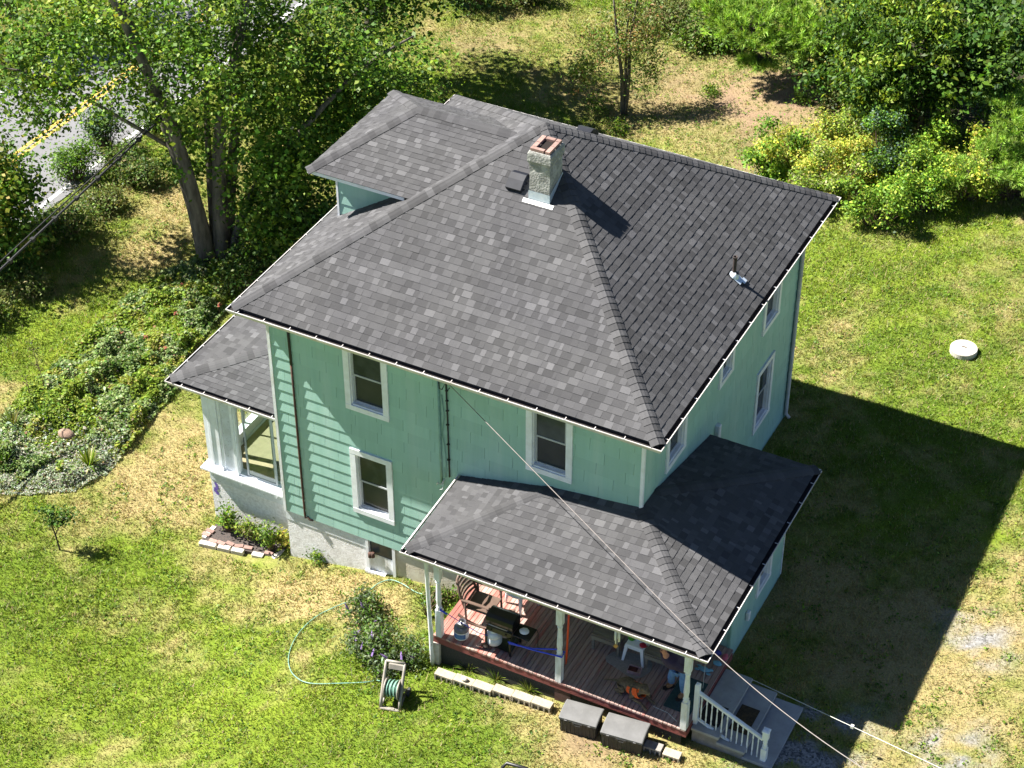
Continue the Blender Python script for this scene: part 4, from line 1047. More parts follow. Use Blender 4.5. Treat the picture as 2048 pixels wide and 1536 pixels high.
# toys / shoes at the deck corner
toy = [((9.88, -.42), (.13, .06, .04), (.20, .42, .55), 'pale blue stuffed toy lying on the deck below the roof corner', 'stuffed toy'),
       ((10.05, -.16), (.09, .06, .045), (.18, .40, .55), 'light blue shoe on the deck corner in front of the steps', 'shoe'),
       ((9.82, -.12), (.09, .07, .04), (.16, .16, .17), 'grey cloth heap on the deck under the roof corner', 'cloth'),
       ((10.12, .06), (.06, .10, .04), (.52, .12, .18), 'pink cloth at the far end of the deck by the green wall', 'cloth'),
       ((9.95, .10), (.08, .06, .05), (.07, .07, .30), 'dark blue cloth against the green wall of the room', 'cloth'),
       ((9.80, .14), (.07, .05, .05), (.50, .42, .05), 'yellow cloth beside the dark blue cloth at the wall', 'cloth')]
for i, (c, r, colr, lab, cat) in enumerate(toy):
    o = blob('stuffed_toy' if 'toy' in lab else ('shoe' if cat == 'shoe' else 'cloth_heap'), (c[0], c[1], D+r[2]*.8), r, mat('fabric', colr, tuple(v*.7 for v in colr), rough=.9), None, 20+i); tag(o, lab, cat)
    if i == 0:
        for k, (dx, dy) in enumerate(((.13, .05), (.12, -.07), (-.12, .06), (-.13, -.04))): blob('limb', (c[0]+dx, c[1]+dy, D+.02), (.05, .028, .02), o.data.materials[0], o, 40+k)

# ------------------------------------------------------------------ deck boxes, blocks, hose, lid
def deck_box(x, y, w, d, rz, label):
    z = float(ground_z(x+w/2))
    t = thing('deck_box', label, 'storage box', (x, y, z), rz, 'black storage boxes')
    mb = MB()
    mb.loft([[(0.015, .015, 0), (w-.015, .015, 0), (w-.015, d-.015, 0), (.015, d-.015, 0)], [(0, 0, .36), (w, 0, .36), (w, d, .36), (0, d, .36)]], 1, True)
    for k in range(9):
        xx = .05+(w-.1)*k/8.0
        mb.box((xx-.012, -.004, .03), (xx+.012, .010, .31), bev=.003)
    mb.box((-.008, -.008, .325), (w+.008, d+.008, .352), bev=.006)
    for k in range(5):
        yy = .06+(d-.12)*k/4; mb.box((w-.012, yy-.012, .03), (w+.004, yy+.012, .31), bev=.003)
    mb.build('box_body', MT['bin'], t)
    mb = MB(); rings = []
    for i, (ins_, z_) in enumerate(((-.015, .353), (-.018, .385), (.0, .40))): rings.append([(ins_, ins_, z_), (w-ins_, ins_, z_), (w-ins_, d-ins_, z_), (ins_, d-ins_, z_)])
    sec = []
    n = 9
    for x_ in (-.016, .0, w, w+.016):
        e = .006 if x_ in (0, w) else 0.
        sec.append([(x_, -.016, .353)]+[(x_, -.016+(d+.032)*k/(n-1), .385+e+.075*math.sin(math.pi*(.10+.80*k/(n-1)))**.8-.02) for k in range(n)]+[(x_, d+.016, .353)])
    mb.loft(sec, 1, True); mb.build('box_lid', MT['binlid'], t, False)
    for xx in (w*.17, w*.83):
        mb = MB(); mb.box((xx-.03, -.030, .325), (xx+.03, -.009, .372), bev=.006); mb.build('latch', MT['bin'], t)
        mb = MB(); mb.box((xx-.026, -.033, .365), (xx+.026, -.018, .375)); mb.build('latch_wear', MT['binlid'], t)
    mb = MB(); mb.box((w/2-.10, -.024, .29), (w/2+.10, -.009, .353), bev=.005); mb.tube([(w/2-.06, -.026, .335), (w/2-.05, -.034, .30), (w/2+.05, -.034, .30), (w/2+.06, -.026, .335)], .006, 5); mb.build('handle', MT['bin'], t)
deck_box(7.87, -2.66, .72, .46, math.radians(7), 'black storage box with faded lid next to the skirt board, left of its twin')
deck_box(8.74, -2.65, .80, .50, math.radians(7), 'black storage box with faded spotted lid nearer the steps, right of its twin')

def block(p, dx, dy, ang, z, label, m, h=.19, ln=.40, dp=.19, tilt=0):
    t = thing('cinder_block', label, 'block', (p[0], p[1], z), ang, 'cinder blocks along the porch front')
    mb = MB(); s = .03
    mb.box((0, 0.05, 0), (ln, dp, h)); 
    for xx in (0, ln*.35, ln*.65, ln-s): mb.box((xx, 0, .0), (xx+s, .05, h-.035))
    mb.box((0, 0, h-.035), (ln, .05, h)); mb.box((0, 0, 0), (ln, .05, .02))
    mb.build('block_body', m, t, bevel=.006)
    return t
labs = ['pale cinder block at the left end of the row, under the downspout', 'second pale cinder block from the downspout in the row', 'third pale cinder block from the downspout, before the step in the row',
        'fourth pale cinder block of the row, first after the step', 'fifth pale cinder block, last but one before the skirt board', 'pale cinder block at the right end of the row, beside the skirt board']
for k in range(6):
    x = 4.98+.425*k; y = -2.43+(.02 if k < 3 else .07)
    block((x, y), 0, 0, math.radians(1.5), float(ground_z(x+.2))-.03, labs[k], MT['block'])
block((9.52, -2.42), 0, 0, math.radians(4), -.04, 'dark grey cinder block with open cores beside the right storage box', MT['greyblock'], ln=.34)
block((9.90, -2.40), 0, 0, math.radians(4), -.06, 'pale cinder block by the foot of the steps', MT['block'], ln=.33, h=.17)
o = blob('stone', (5.62, -2.33, -.02), (.07, .05, .045), MT['stonepale'], None, 77); tag(o, 'small pale stone lying on top of the cinder block row', 'stone')

# hose reel
t = thing('hose_reel', 'grey plastic hose reel cart with green hose standing on the lawn', 'hose reel', (4.52, -3.22, float(ground_z(4.55))), math.radians(14))
for x in (-.19, .19):
    mb = MB()
    mb.tube([(x, -.25, .02), (x, -.20, .20), (x, -.04, .44), (x, .16, .70), (x, .24, .84)], [.032, .034, .036, .032, .026], 6); mb.tube([(x, -.12, .34), (x, .10, .25), (x, .24, .10)], .03, 6)
    mb.tube([(x, -.25, .02), (x, .24, .06)], .022, 6)
    mb.build('side_frame', MT['reelgrey'], t, True)
    mb = MB(); mb.lathe([(.035, -.015), (.205, -.012), (.21, 0), (.205, .012), (.035, .015)], (0, 0, 0), 24)
    o = mb.build('reel_flange', MT['reelgrey'], t); o.rotation_euler = (0, math.pi/2, 0); o.location = (x*.72, -.02, .36)
    mb = MB(); mb.tube([(x+math.copysign(.045, x), .20, .09), (x+math.copysign(.09, x), .20, .09)], .095, 16); mb.build('wheel', MT['reeldark'], t)
mb = MB(); mb.tube([(-.19, .24, .84), (.19, .24, .84)], .028, 6); mb.build('push_handle', MT['reelgrey'], t, True)
mb = MB(); mb.box((-.17, .08, .62), (.17, .13, .74), 1, Matrix.Rotation(-.35, 4, 'X'), bev=.01); mb.build('cross_panel', MT['reelgrey'], t)
mb = MB(); mb.box((-.20, -.30, 0), (.20, -.22, .05), bev=.015); mb.build('foot', MT['reelgrey'], t)
mb = MB(); mb.box((-.15, .02, .12), (.15, .24, .30), 1, bev=.03); mb.build('tool_tray', MT['reeldark'], t)
mb = MB(); rs = random.Random(2)
for k in range(11):
    x = -.12+.024*k; r = .135+.02*(k % 3)
    mb.tube([(x+.01*math.sin(a*2), -.02+r*math.cos(a), .36+r*math.sin(a)) for a in np.linspace(0, 2*math.pi, 21)], .013, 5, caps=False)
mb.build('coiled_hose', MT['hose'], t, True)
hp = [(865, 1196), (835, 1188), (805, 1170), (780, 1162), (756, 1170), (740, 1183), (730, 1194), (706, 1203), (685, 1210), (660, 1221), (640, 1231), (618, 1247), (600, 1266), (588, 1284), (580, 1304), (577, 1325), (583, 1346), (597, 1360), (612, 1367), (635, 1370), (680, 1369), (730, 1367), (755, 1363), (770, 1358)]
pts = []
for i, (u, v) in enumerate(hp):
    q = gp(u, v); pts.append((q[0], q[1], q[2]+.035))
pts[-1] = (4.38, -3.13, -.02); pts[0] = (pts[0][0], pts[0][1], pts[0][2]+.06)
def smooth(pts, n=4):
    P = [np.array(p) for p in pts]; out = []
    for i in range(len(P)-1):
        a, b, c, d = P[max(0, i-1)], P[i], P[i+1], P[min(len(P)-1, i+2)]
        for k in range(n):
            t_ = k/n; out.append(tuple(.5*((2*b)+(c-a)*t_+(2*a-5*b+4*c-d)*t_*t_+(3*b-a-3*c+d)*t_**3)))
    out.append(tuple(P[-1])); return out
mb = MB(); mb.tube(smooth(pts), .0115, 6); tag(mb.build('garden_hose', MT['hose'], None, True), 'green garden hose lying in a long loop on the lawn', 'hose')

t = thing('septic_lid', 'round pale concrete lid standing on the open lawn', 'concrete lid', (11.16, 12.36, .01))
mb = MB(); mb.lathe([(.325, 0), (.325, .12), (.315, .135), (.12, .142), (.02, .145)], (0, 0, 0), 40); mb.build('lid_body', MT['lid'], t)
mb = MB(); mb.tube([(-.06, 0, .146), (-.04, 0, .165), (.04, 0, .165), (.06, 0, .146)], .008, 6); mb.build('lifting_loop', MT['rust'], t)

# cart whose handle just enters the picture
q = on_z(1030, 1545, .55)
t = thing('yard_cart', 'black plastic cart handle at the bottom edge, on the lawn before the boxes', 'cart', (float(q[0]), float(q[1]), 0), math.radians(8))
mb = MB(); mb.tube([(-.26, -.10, .30), (-.26, .06, .54), (-.20, .12, .60), (.20, .12, .60), (.26, .06, .54), (.26, -.10, .30)], .035, 8); mb.build('handle', MT['blackplastic'], t, True)
mb = MB(); mb.loft([[(-.24, -.5, .05), (.24, -.5, .05), (.24, .02, .05), (-.24, .02, .05)], [(-.30, -.6, .42), (.30, -.6, .42), (.30, .05, .42), (-.30, .05, .42)]], 1, True); mb.build('tub', MT['blackplastic'], t)

# cables
mb = MB()
P0 = np.array((4.15, -.06, 5.25)); dv = np.array((5.45, -2.15, -1.4))
mb.tube([tuple(P0+dv*t_+np.array((0, 0, 1.45*max(0, t_-1.05)**2))) for t_ in np.linspace(0, 2.1, 40)], .0085, 6)
tag(mb.build('service_cable', MT['cable'], None, True), 'thick pale service cable running from the house wall over the porch roof', 'cable')
mb = MB()
w0 = on_z(1483, 1349, .33); w1 = on_z(1900, 1545, 1.0); w2 = w0+(w1-w0)*1.6
mb.tube([tuple(w0+(w2-w0)*t_) for t_ in np.linspace(0, 1, 12)], .0065, 5); pc = w0+(w1-w0)*.55
mb.box(tuple(pc-.03), tuple(pc+.03))
tag(mb.build('tie_out_wire', MT['wire'], None), 'thin pale wire stretched from the porch corner over the shaded lawn', 'wire')
mb = MB(); mb.tube([(9.93, -.38, 2.6), (9.97, -.6, 1.5), (10.06, -.9, .55)], .005, 4); mb.tube([(9.4, -1.74, D+.02), (9.7, -1.75, D+.01), (9.95, -1.88, D+.02)], .006, 4)
tag(mb.build('dog_lead', MT['wire'], None), 'thin pale dog lead lying on the deck boards between dog and post', 'lead')
for k, (du, r, lab) in enumerate(((0, .03, 'thick black utility line crossing the street verge behind the left trees'), (-16, .016, 'thin utility line running just above the thick one'))):
    a = on_z(0, 540+du, 2.2); b = on_z(268, 288+du*.6, 2.9)
    d_ = b-a
    mb = MB(); mb.tube([tuple(a+d_*s_+np.array((0, 0, .0))) for s_ in np.linspace(-1.2, 2.6, 24)], r, 6)
    if k == 0:
        for s_ in np.linspace(-.9, 1.2, 14): c_ = a+d_*s_; mb.box(tuple(c_-.05), tuple(c_+np.array((.05, .05, .04))))
    tag(mb.build('utility_line', MT['blackcable'], None, True), lab, 'cable', 'utility lines along the street')

# ------------------------------------------------------------------ dog
t = thing('dog', 'brindle dog in an orange vest lying on the porch boards with front legs stretched out', 'dog', (8.68, -1.52, D), math.atan2(-.34, .94))
nd = [(0, 0, .125, .105), (.16, 0, .145, .115), (.34, 0, .185, .130), (.45, 0, .29, .085), (.54, 0, .37, .078), (.63, -.01, .345, .05), (.69, -.012, .325, .034)]
ed = [(0, 1), (1, 2), (2, 3), (3, 4), (4, 5), (5, 6)]
def limb(chain, root):
    k = len(nd); nd.extend(chain); ed.append((root, k)); ed.extend((k+i, k+i+1) for i in range(len(chain)-1))
for s in (1, -1):
    limb([(.36, .11*s, .14, .06), (.30, .135*s, .055, .042), (.55, .10*s, .04, .03), (.70, (.09 if s > 0 else .13)*s, .03, .032), (.75, (.09 if s > 0 else .14)*s, .025, .022)], 2)
    limb([(.0, .10*s, .12, .08), (.15, .165*s, .10, .055), (-.05, .19*s, .035, .034), (.08, .20*s, .025, .026), (.15, .20*s, .022, .022)], 0)
    limb([(.52, .06*s, .42, .028), (.50, .085*s, .385, .022), (.50, .095*s, .34, .012)], 4)
limb([(-.11, 0, .10, .034), (-.22, -.05, .045, .020), (-.33, -.12, .028, .013), (-.40, -.17, .022, .008)], 0)
skin('dog_body', MT['brindle'], t, nd, ed)
def band(a0, a1, c0, c1, r0, r1, th0, th1, m, name, tilt=0.0):
    mb = MB(); n = 14; rows = []
    for i in range(4):
        f_ = i/3; a = a0+(a1-a0)*f_; c = c0+(c1-c0)*f_; r = r0+(r1-r0)*f_
        rows.append([(a+tilt*math.cos(th), r*math.sin(th)*1.0, c+r*math.cos(th)*1.0) for th in np.linspace(th0, th1, n)])
    for i in range(3):
        for j in range(n-1): mb.face([rows[i][j], rows[i][j+1], rows[i+1][j+1], rows[i+1][j]])
    o = mb.build(name, m, t, True)
    so = o.modifiers.new('thick', 'SOLIDIFY'); so.thickness = .007; so.offset = 0
    return o
for sg in (1, -1):
    band(.19, .27, .145, .160, .130, .138, sg*.8, sg*2.7, MT['vest'], 'vest_panel', -.02)
    band(.36, .47, .190, .24, .146, .132, sg*.75, sg*3.0, MT['vest'], 'vest_panel', -.06)
band(.275, .31, .162, .172, .140, .142, -2.4, 2.4, MT['webbing'], 'vest_strap')
band(.435, .465, .27, .295, .095, .090, -3.1, 3.1, MT['vest'], 'collar')
for s in (1, -1): blob('eye', (.60, .035*s, .385), (.010, .010, .010), MT['soot_black'], t, 60)
blob('nose', (.725, -.012, .325), (.016, .02, .014), MT['soot_black'], t, 61)

# ------------------------------------------------------------------ person bending to look out from under the eave
px_, py_ = 9.66, -1.18
t = thing('person', 'person in navy shirt, jeans and tan boots leaning out under the porch eave', 'person', (px_, py_, D))
R_ = lambda x, y, z, r: (x-px_, y-py_, z, r)
body = [R_(9.68, -1.20, .80, .12), R_(9.66, -1.28, .91, .115), R_(9.59, -1.41, 1.06, .14), R_(9.535, -1.49, 1.16, .11), R_(9.49, -1.52, 1.25, .048), R_(9.47, -1.525, 1.325, .052), R_(9.455, -1.53, 1.415, .070), R_(9.45, -1.53, 1.485, .05)]
be = [(i, i+1) for i in range(7)]
def chain(nodes, edges, ch, root):
    k = len(nodes); nodes.extend(ch); edges.append((root, k)); edges.extend((k+i, k+i+1) for i in range(len(ch)-1)); return k
legR = [R_(9.60, -1.20, .73, .088), R_(9.52, -1.22, .43, .058), R_(9.49, -1.10, .10, .040), R_(9.43, -1.17, .04, .038)]
legL = [R_(9.77, -1.22, .73, .088), R_(9.80, -1.30, .43, .058), R_(9.79, -1.22, .10, .040), R_(9.75, -1.32, .04, .038)]
armR = [R_(9.41, -1.37, 1.15, .055), R_(9.33, -1.18, .96, .043), R_(9.25, -.96, .95, .030)]
armL = [R_(9.70, -1.56, 1.13, .055), R_(9.88, -1.44, .93, .043), R_(9.84, -1.24, .82, .030)]
for ch, r in ((legR, 0), (legL, 0)): chain(body, be, ch, r)
for ch, dr in ((armR, V((-.35, .9, -.05)).normalized()), (armL, V((-.35, .75, -.4)).normalized())):
    k = chain(body, be, ch, 3)+2
    w_ = V(ch[2][:3]); side = dr.cross(V((0, 0, 1))) if abs(dr.z) < .8 else dr.cross(V((0, 1, 0))); side.normalize(); cup = dr.cross(side)*.35
    pc = w_+dr*.07
    kp = chain(body, be, [(*pc, .032)], k)
    for f_, (off, ln) in enumerate(((-.03, .070), (-.010, .080), (.010, .075), (.030, .060))):
        a_ = pc+side*off+dr*.035; b_ = a_+dr*ln*.55+cup*.02; c_ = b_+dr*ln*.35+cup*.06
        chain(body, be, [(*a_, .010), (*b_, .009), (*c_, .008)], kp)
    a_ = pc-side*.035-dr*.02; chain(body, be, [(*a_, .012), (*(a_-side*.02+dr*.035+cup*.05), .010), (*(a_-side*.022+dr*.06+cup*.08), .008)], kp)
fd = V((-.45, -.75, .15)).normalized(); hd = V(body[6][:3])
chain(body, be, [(*(hd+fd*.066-V((0, 0, .015))), .018), (*(hd+fd*.09-V((0, 0, .025))), .014)], 6)
sd = fd.cross(V((0, 0, 1))).normalized()
for s in (1, -1): chain(body, be, [(*(hd+sd*.072*s-V((0, 0, .02))), .018), (*(hd+sd*.084*s+V((0, 0, .012))), .014)], 6)
skin('person_body', MT['skin'], t, body, be)
sh = [R_(9.675, -1.20, .81, .152), R_(9.66, -1.28, .91, .15), R_(9.59, -1.41, 1.06, .172), R_(9.535, -1.49, 1.155, .135), R_(9.495, -1.53, 1.225, .075)]
se = [(i, i+1) for i in range(4)]
chain(sh, se, [R_(9.41, -1.37, 1.15, .085), R_(9.34, -1.20, .98, .066), R_(9.26, -1.0, .95, .046)], 3); chain(sh, se, [R_(9.70, -1.56, 1.13, .085), R_(9.87, -1.45, .94, .066), R_(9.845, -1.28, .84, .046)], 3)
skin('shirt', MT['shirt'], t, sh, se)
jn = [R_(9.68, -1.20, .80, .150)]; je = []
chain(jn, je, [R_(9.60, -1.20, .71, .115), R_(9.56, -1.21, .57, .092), R_(9.52, -1.22, .43, .080), R_(9.50, -1.15, .24, .072), R_(9.49, -1.10, .12, .070)], 0)
chain(jn, je, [R_(9.77, -1.22, .71, .115), R_(9.79, -1.26, .57, .092), R_(9.80, -1.30, .43, .080), R_(9.80, -1.25, .24, .072), R_(9.79, -1.22, .12, .070)], 0)
skin('jeans', MT['jeans'], t, jn, je)
for (ax, ay), (tx, ty) in (((9.49, -1.10), (9.415, -1.19)), ((9.79, -1.22), (9.745, -1.345))):
    bn = [R_(ax, ay, .16, .058), R_(ax, ay, .07, .056), R_((ax+tx)/2, (ay+ty)/2, .06, .052), R_(tx, ty, .05, .046)]
    b_ = skin('boot', MT['boot'], t, bn, [(0, 1), (1, 2), (2, 3)])
    mb = MB(); d_ = unit((tx-ax, ty-ay)); n_ = np.array((-d_[1], d_[0])); 
    o_ = np.array((ax-px_, ay-py_)); e_ = np.array((tx-px_, ty-py_))
    mb.prism([tuple(o_-d_*.07+n_*.045), tuple(o_-d_*.07-n_*.045), tuple(e_+d_*.03-n_*.055), tuple(e_+d_*.07), tuple(e_+d_*.03+n_*.055)], 0, .018); mb.build('sole', MT['sole'], b_)
hr = [(*(hd-fd*.02+V((0, 0, .03))), .080), (*(hd-fd*.04-V((0, 0, .03))), .062)]
skin('hair', MT['hair'], t, hr, [(0, 1)])
for s in (1, -1): o_ = hd+fd*.070+sd*.030*s+V((0, 0, .012)); blob('eye', tuple(o_), (.011, .011, .008), MT['soot_black'], t, 62)
o_ = hd+fd*.066-V((0, 0, .05)); blob('mouth', tuple(o_), (.022, .014, .006), mat('lips', (.35, .12, .1), rough=.5), t, 63)

# ------------------------------------------------------------------ small brick-edged bed at the sun porch corner
A0, A1, B0, B1 = np.array((-2.10, -.42)), np.array((-.33, -.10)), np.array((-2.10, .20)), np.array((-.16, .40))
zb_ = -1.27
mb = MB(); mb.prism([tuple(A0), tuple(A1), tuple(B1), tuple(B0)], -1.45, zb_+.06); tag(mb.build('bed_soil', MT['soil']), kind='structure')
stones = [(0.0, .235, 'long pale edging stone at the left corner of the brick bed'), (.25, .42, 'pale edging stone in the front edge of the brick bed, second from the left'), (.43, .60, 'pale edging stone in the middle of the bed front'), (.70, .86, 'pale edging stone near the right end of the bed front')]
fe = A1-A0; fl_ = np.linalg.norm(fe); fa = math.atan2(fe[1], fe[0])
for a, b, lab in stones:
    q = A0+fe*a
    t = thing('edging_stone', lab, 'stone', (q[0], q[1], zb_-.05), fa, 'stones edging the small bed')
    mb = MB(); mb.box((0, -.10, 0), ((b-a)*fl_-.02, .03, .13), bev=.012); mb.build('stone_body', MT['stonepale'], t)
q = A1+(-.06, .0); t = thing('edging_stone', 'pale edging stone turned sideways at the right end of the bed', 'stone', (q[0], q[1]-.05, zb_-.04), math.radians(68), 'stones edging the small bed'); mb = MB(); mb.box((0, -.09, 0), (.36, .05, .13), bev=.012); mb.build('stone_body', MT['stonepale'], t)
q = A0+(.02, .12); t = thing('edging_stone', 'pale edging stone on the left side of the bed', 'stone', (q[0], q[1], zb_-.04), math.radians(88), 'stones edging the small bed'); mb = MB(); mb.box((0, -.05, 0), (.42, .07, .12), bev=.012); mb.build('stone_body', MT['stonepale'], t)
bl = [(.16, .06), (.27, .05), (.38, .09), (.50, .075), (.62, .085), (.90, .06), (.03, .22), (.05, .34)]
bn_ = ['leftmost red brick inside the bed front', 'red brick just right of the leftmost one in the bed', 'red brick behind the second pale stone', 'red brick behind the middle pale stone', 'red brick before the gap in the bed front', 'lone red brick at the right end of the bed', 'red brick inside the left side of the bed', 'red brick in the far left corner of the bed']
rs = random.Random(8)
for (a, off), lab in zip(bl, bn_):
    nrm = np.array((-math.sin(fa), math.cos(fa))); q = A0+fe*a+nrm*off
    t = thing('brick', lab, 'brick', (q[0], q[1], zb_+.03), fa+rs.uniform(-.25, .25), 'loose red bricks in the small bed')
    mb = MB(); mb.box((-.1, -.05, 0), (.1, .05, .07), rs.uniform(.9, 1.3), bev=.008); mb.build('brick_body', MT['brick'], t)
q = gp(135, 882); o = blob('rock', (q[0], q[1], q[2]+.20), (.22, .14, .14), MT['rock'], None, 31); tag(o, 'brown rock half hidden in the flower bed', 'rock')

# ------------------------------------------------------------------ vegetation
def quads_mesh(name, verts, cols, m, parent=None, tri=False):
    """verts (N,4,3) or (N,3,3) and one colour per face"""
    k = verts.shape[1]; n = len(verts)
    me = bpy.data.meshes.new(name)
    me.vertices.add(n*k); me.vertices.foreach_set('co', verts.astype(np.float32).ravel())
    me.loops.add(n*k); me.loops.foreach_set('vertex_index', np.arange(n*k, dtype=np.int32))
    me.polygons.add(n); me.polygons.foreach_set('loop_start', np.arange(0, n*k, k, dtype=np.int32))
    me.update(calc_edges=True)
    at = me.attributes.new('col', 'FLOAT_COLOR', 'FACE')
    at.data.foreach_set('color', np.concatenate([cols, np.ones((n, 1))], 1).astype(np.float32).ravel())
    me.materials.append(m)
    o = bpy.data.objects.new(name, me); COL.objects.link(o)
    if parent is not None: o.parent = parent
    return o

def norm(a): return a/np.maximum(1e-9, np.linalg.norm(a, axis=-1, keepdims=True))

def leaf_quads(C, size, rng, up=.9, droop=0.0, aspect=.7, var=.35, out=None):
    n = len(C)
    N = rng.normal(size=(n, 3))*.6+np.array([0, 0, up])
    if out is not None: N = N+out
    N = norm(N)
    D_ = norm(np.cross(N, rng.normal(size=(n, 3)))+np.array([0, 0, -droop]))
    S = norm(np.cross(N, D_)); N = np.cross(D_, S)
    l = (size*(1+var*rng.normal(size=n)).clip(.4, 1.9))[:, None]; w = l*aspect*.5
    fold = l*.09
    a = C-D_*l*.5; b = C+D_*l*.5-N*l*.08
    s1 = C-D_*l*.05+S*w+N*fold; s2 = C-D_*l*.05-S*w+N*fold
    return np.stack([a, s1, b, s2], 1)

def pick(rng, pal, n, jit=.22):
    pal = np.array(pal, float)
    c = pal[rng.integers(0, len(pal), n)]
    return np.clip(c*(1+jit*rng.normal(size=(n, 1)))*(1+.08*rng.normal(size=(n, 3))), .003, .9)

GREEN = [(.065, .135, .014), (.09, .17, .018), (.05, .11, .014), (.13, .22, .028), (.075, .15, .018)]
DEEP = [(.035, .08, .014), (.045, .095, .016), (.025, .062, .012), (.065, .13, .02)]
LIME = [(.19, .27, .028), (.16, .25, .024), (.25, .32, .045), (.11, .19, .02)]
YELLOW = [(.32, .33, .05), (.34, .30, .05), (.22, .28, .035), (.31, .31, .07), (.18, .26, .035)]
OLIVE = [(.13, .165, .045), (.17, .195, .065), (.085, .13, .03), (.21, .20, .09), (.11, .17, .032)]
BLUE = [(.05, .09, .06), (.075, .125, .09), (.03, .065, .045), (.12, .18, .13)]
PINE = [(.22, .37, .05), (.28, .44, .06), (.14, .26, .035), (.35, .50, .11)]
BED = [(.20, .28, .08), (.27, .35, .13), (.13, .21, .055), (.34, .40, .22), (.15, .24, .05), (.07, .13, .03)]
SILVER = [(.36, .39, .31), (.46, .48, .40), (.27, .31, .22), (.18, .25, .12)]

def tree(name, label, cat, base, trunks, lobes, nclus, nleaf, size, pal, seed, group=None, bark='bark', spread=.45, up=.9, droop=0., aspect=.75, twig=.018, keep=None, leafm='leaf', split=True, trunk_n=9, clus_pal=None):
    """trunks: list of [(x,y,z,r)...] in world; lobes: (centre, radii, weight) of the crown"""
    rng = np.random.default_rng(seed)
    t = thing(name, label, cat, base, 0, group)
    b = np.array(base, float)
    nodes = []
    mb = MB()
    for tr in trunks:
        P = smooth([q[:3] for q in tr], 3); R = np.interp(np.linspace(0, len(tr)-1, len(P)), range(len(tr)), [q[3] for q in tr])
        mb.tube([np.array(p)-b for p in P], list(R), trunk_n)
        for p, r in zip(P[len(P)//4:], R[len(P)//4:]): nodes.append((np.array(p), r))
    wts = np.array([l[2] for l in lobes], float); wts /= wts.sum()
    cen = []
    while len(cen) < nclus:
        k = rng.choice(len(lobes), p=wts); c, r, _ = lobes[k]
        d = norm(rng.normal(size=3)); q = np.array(c)+d*np.array(r)*rng.random()**.45
        if q[2] < float(ground_z(q[0]))+.15: continue
        if keep is not None and not keep(q): continue
        cen.append(q)
    cen = np.array(cen)
    NP = np.array([n[0] for n in nodes]); NR = np.array([n[1] for n in nodes])
    order = np.argsort(np.min(np.linalg.norm(cen[:, None]-NP[None], axis=2), axis=1))
    br = mb
    for i in order:
        q = cen[i]
        dd = NP-q
        cost = np.linalg.norm(dd, axis=1)+np.maximum(0, dd[:, 2]+.1)*1.2
        j = int(np.argmin(cost)); p = NP[j]; ln = np.linalg.norm(q-p)
        r0 = min(NR[j]*.7, twig*(.6+.55*ln)); mid = (p+q)/2+np.array([0, 0, .10*ln])+rng.normal(size=3)*.06*ln
        br.tube([p-b, mid-b, q-b], [r0, r0*.7, max(.004, r0*.35)], 5)
        NP = np.concatenate([NP, [mid, q]]); NR = np.concatenate([NR, [r0*.8, r0*.5]])
    br.build('trunk', MT[bark], t, True)  # trunks and limbs together in one mesh
    per = max(1, nleaf//nclus)
    cnt = rng.poisson(per, nclus); idx = np.repeat(np.arange(nclus), cnt)
    off = rng.normal(size=(len(idx), 3))*np.array([1, 1, .62])*spread*(.7+.6*rng.random((nclus, 1)))[idx]
    C = cen[idx]+off
    if keep is not None:
        k = np.array([keep(q) for q in C]); C = C[k]; off = off[k]; idx = idx[k]
    Q = leaf_quads(C-b, size, rng, up, droop, aspect, out=norm(off)*.35)
    ct = (1+.27*rng.normal(size=(nclus, 1)))[idx].clip(.5, 1.6)
    cols = pick(rng, pal, len(C), .12)*ct
    if clus_pal is not None:
        sel = (rng.random(nclus) < clus_pal[1])[idx]; cols[sel] = pick(rng, clus_pal[0], int(sel.sum()))
    quads_mesh('crown', Q, cols, MT[leafm], t)
    return t

def shrub(name, label, cat, base, lobes, nclus, nleaf, size, pal, seed, group=None, spread=.16, up=.8, aspect=.55, droop=.1, stems=True, leafm='leaf', extra=None):
    """lobes relative to base: (centre, radii, weight)"""
    rng = np.random.default_rng(seed)
    t = thing(name, label, cat, base, 0, group)
    wts = np.array([l[2] for l in lobes], float); wts /= wts.sum()
    k = rng.choice(len(lobes), nclus, p=wts)
    Cc = np.array([l[0] for l in lobes])[k]; Rr = np.array([l[1] for l in lobes])[k]
    d = norm(rng.normal(size=(nclus, 3))); d[:, 2] = np.where(d[:, 2] < -.55, -d[:, 2], d[:, 2])
    cen = Cc+d*Rr*(rng.random((nclus, 1))**.4)*(.82+.36*rng.random((nclus, 1)))
    cen[:, 2] = np.maximum(cen[:, 2], .06)
    if stems:
        mb = MB()
        for i in rng.choice(nclus, min(nclus, 60), replace=False):
            q = cen[i]; s = np.array([q[0]*.35, q[1]*.35, 0.0]); mb.tube([s, (s+q)/2+np.array([0, 0, .08]), q], [.014, .010, .004], 4)
        mb.build('stems', MT['drystem'], t)
    idx = np.repeat(np.arange(nclus), rng.poisson(nleaf/nclus, nclus))
    off = rng.normal(size=(len(idx), 3))*spread*np.array([1, 1, .75])
    C = cen[idx]+off; C[:, 2] = np.maximum(C[:, 2], .03)
    Q = leaf_quads(C, size, rng, up, droop, aspect, out=norm(off)*.4)
    cols = pick(rng, pal, len(C), .13)*(1+.26*rng.normal(size=(nclus, 1)))[idx].clip(.5, 1.6)
    if extra is not None:
        sel = rng.random(len(C)) < extra[1]; cols[sel] = pick(rng, extra[0], int(sel.sum()))
    quads_mesh('foliage', Q, cols, MT[leafm], t)
    return t

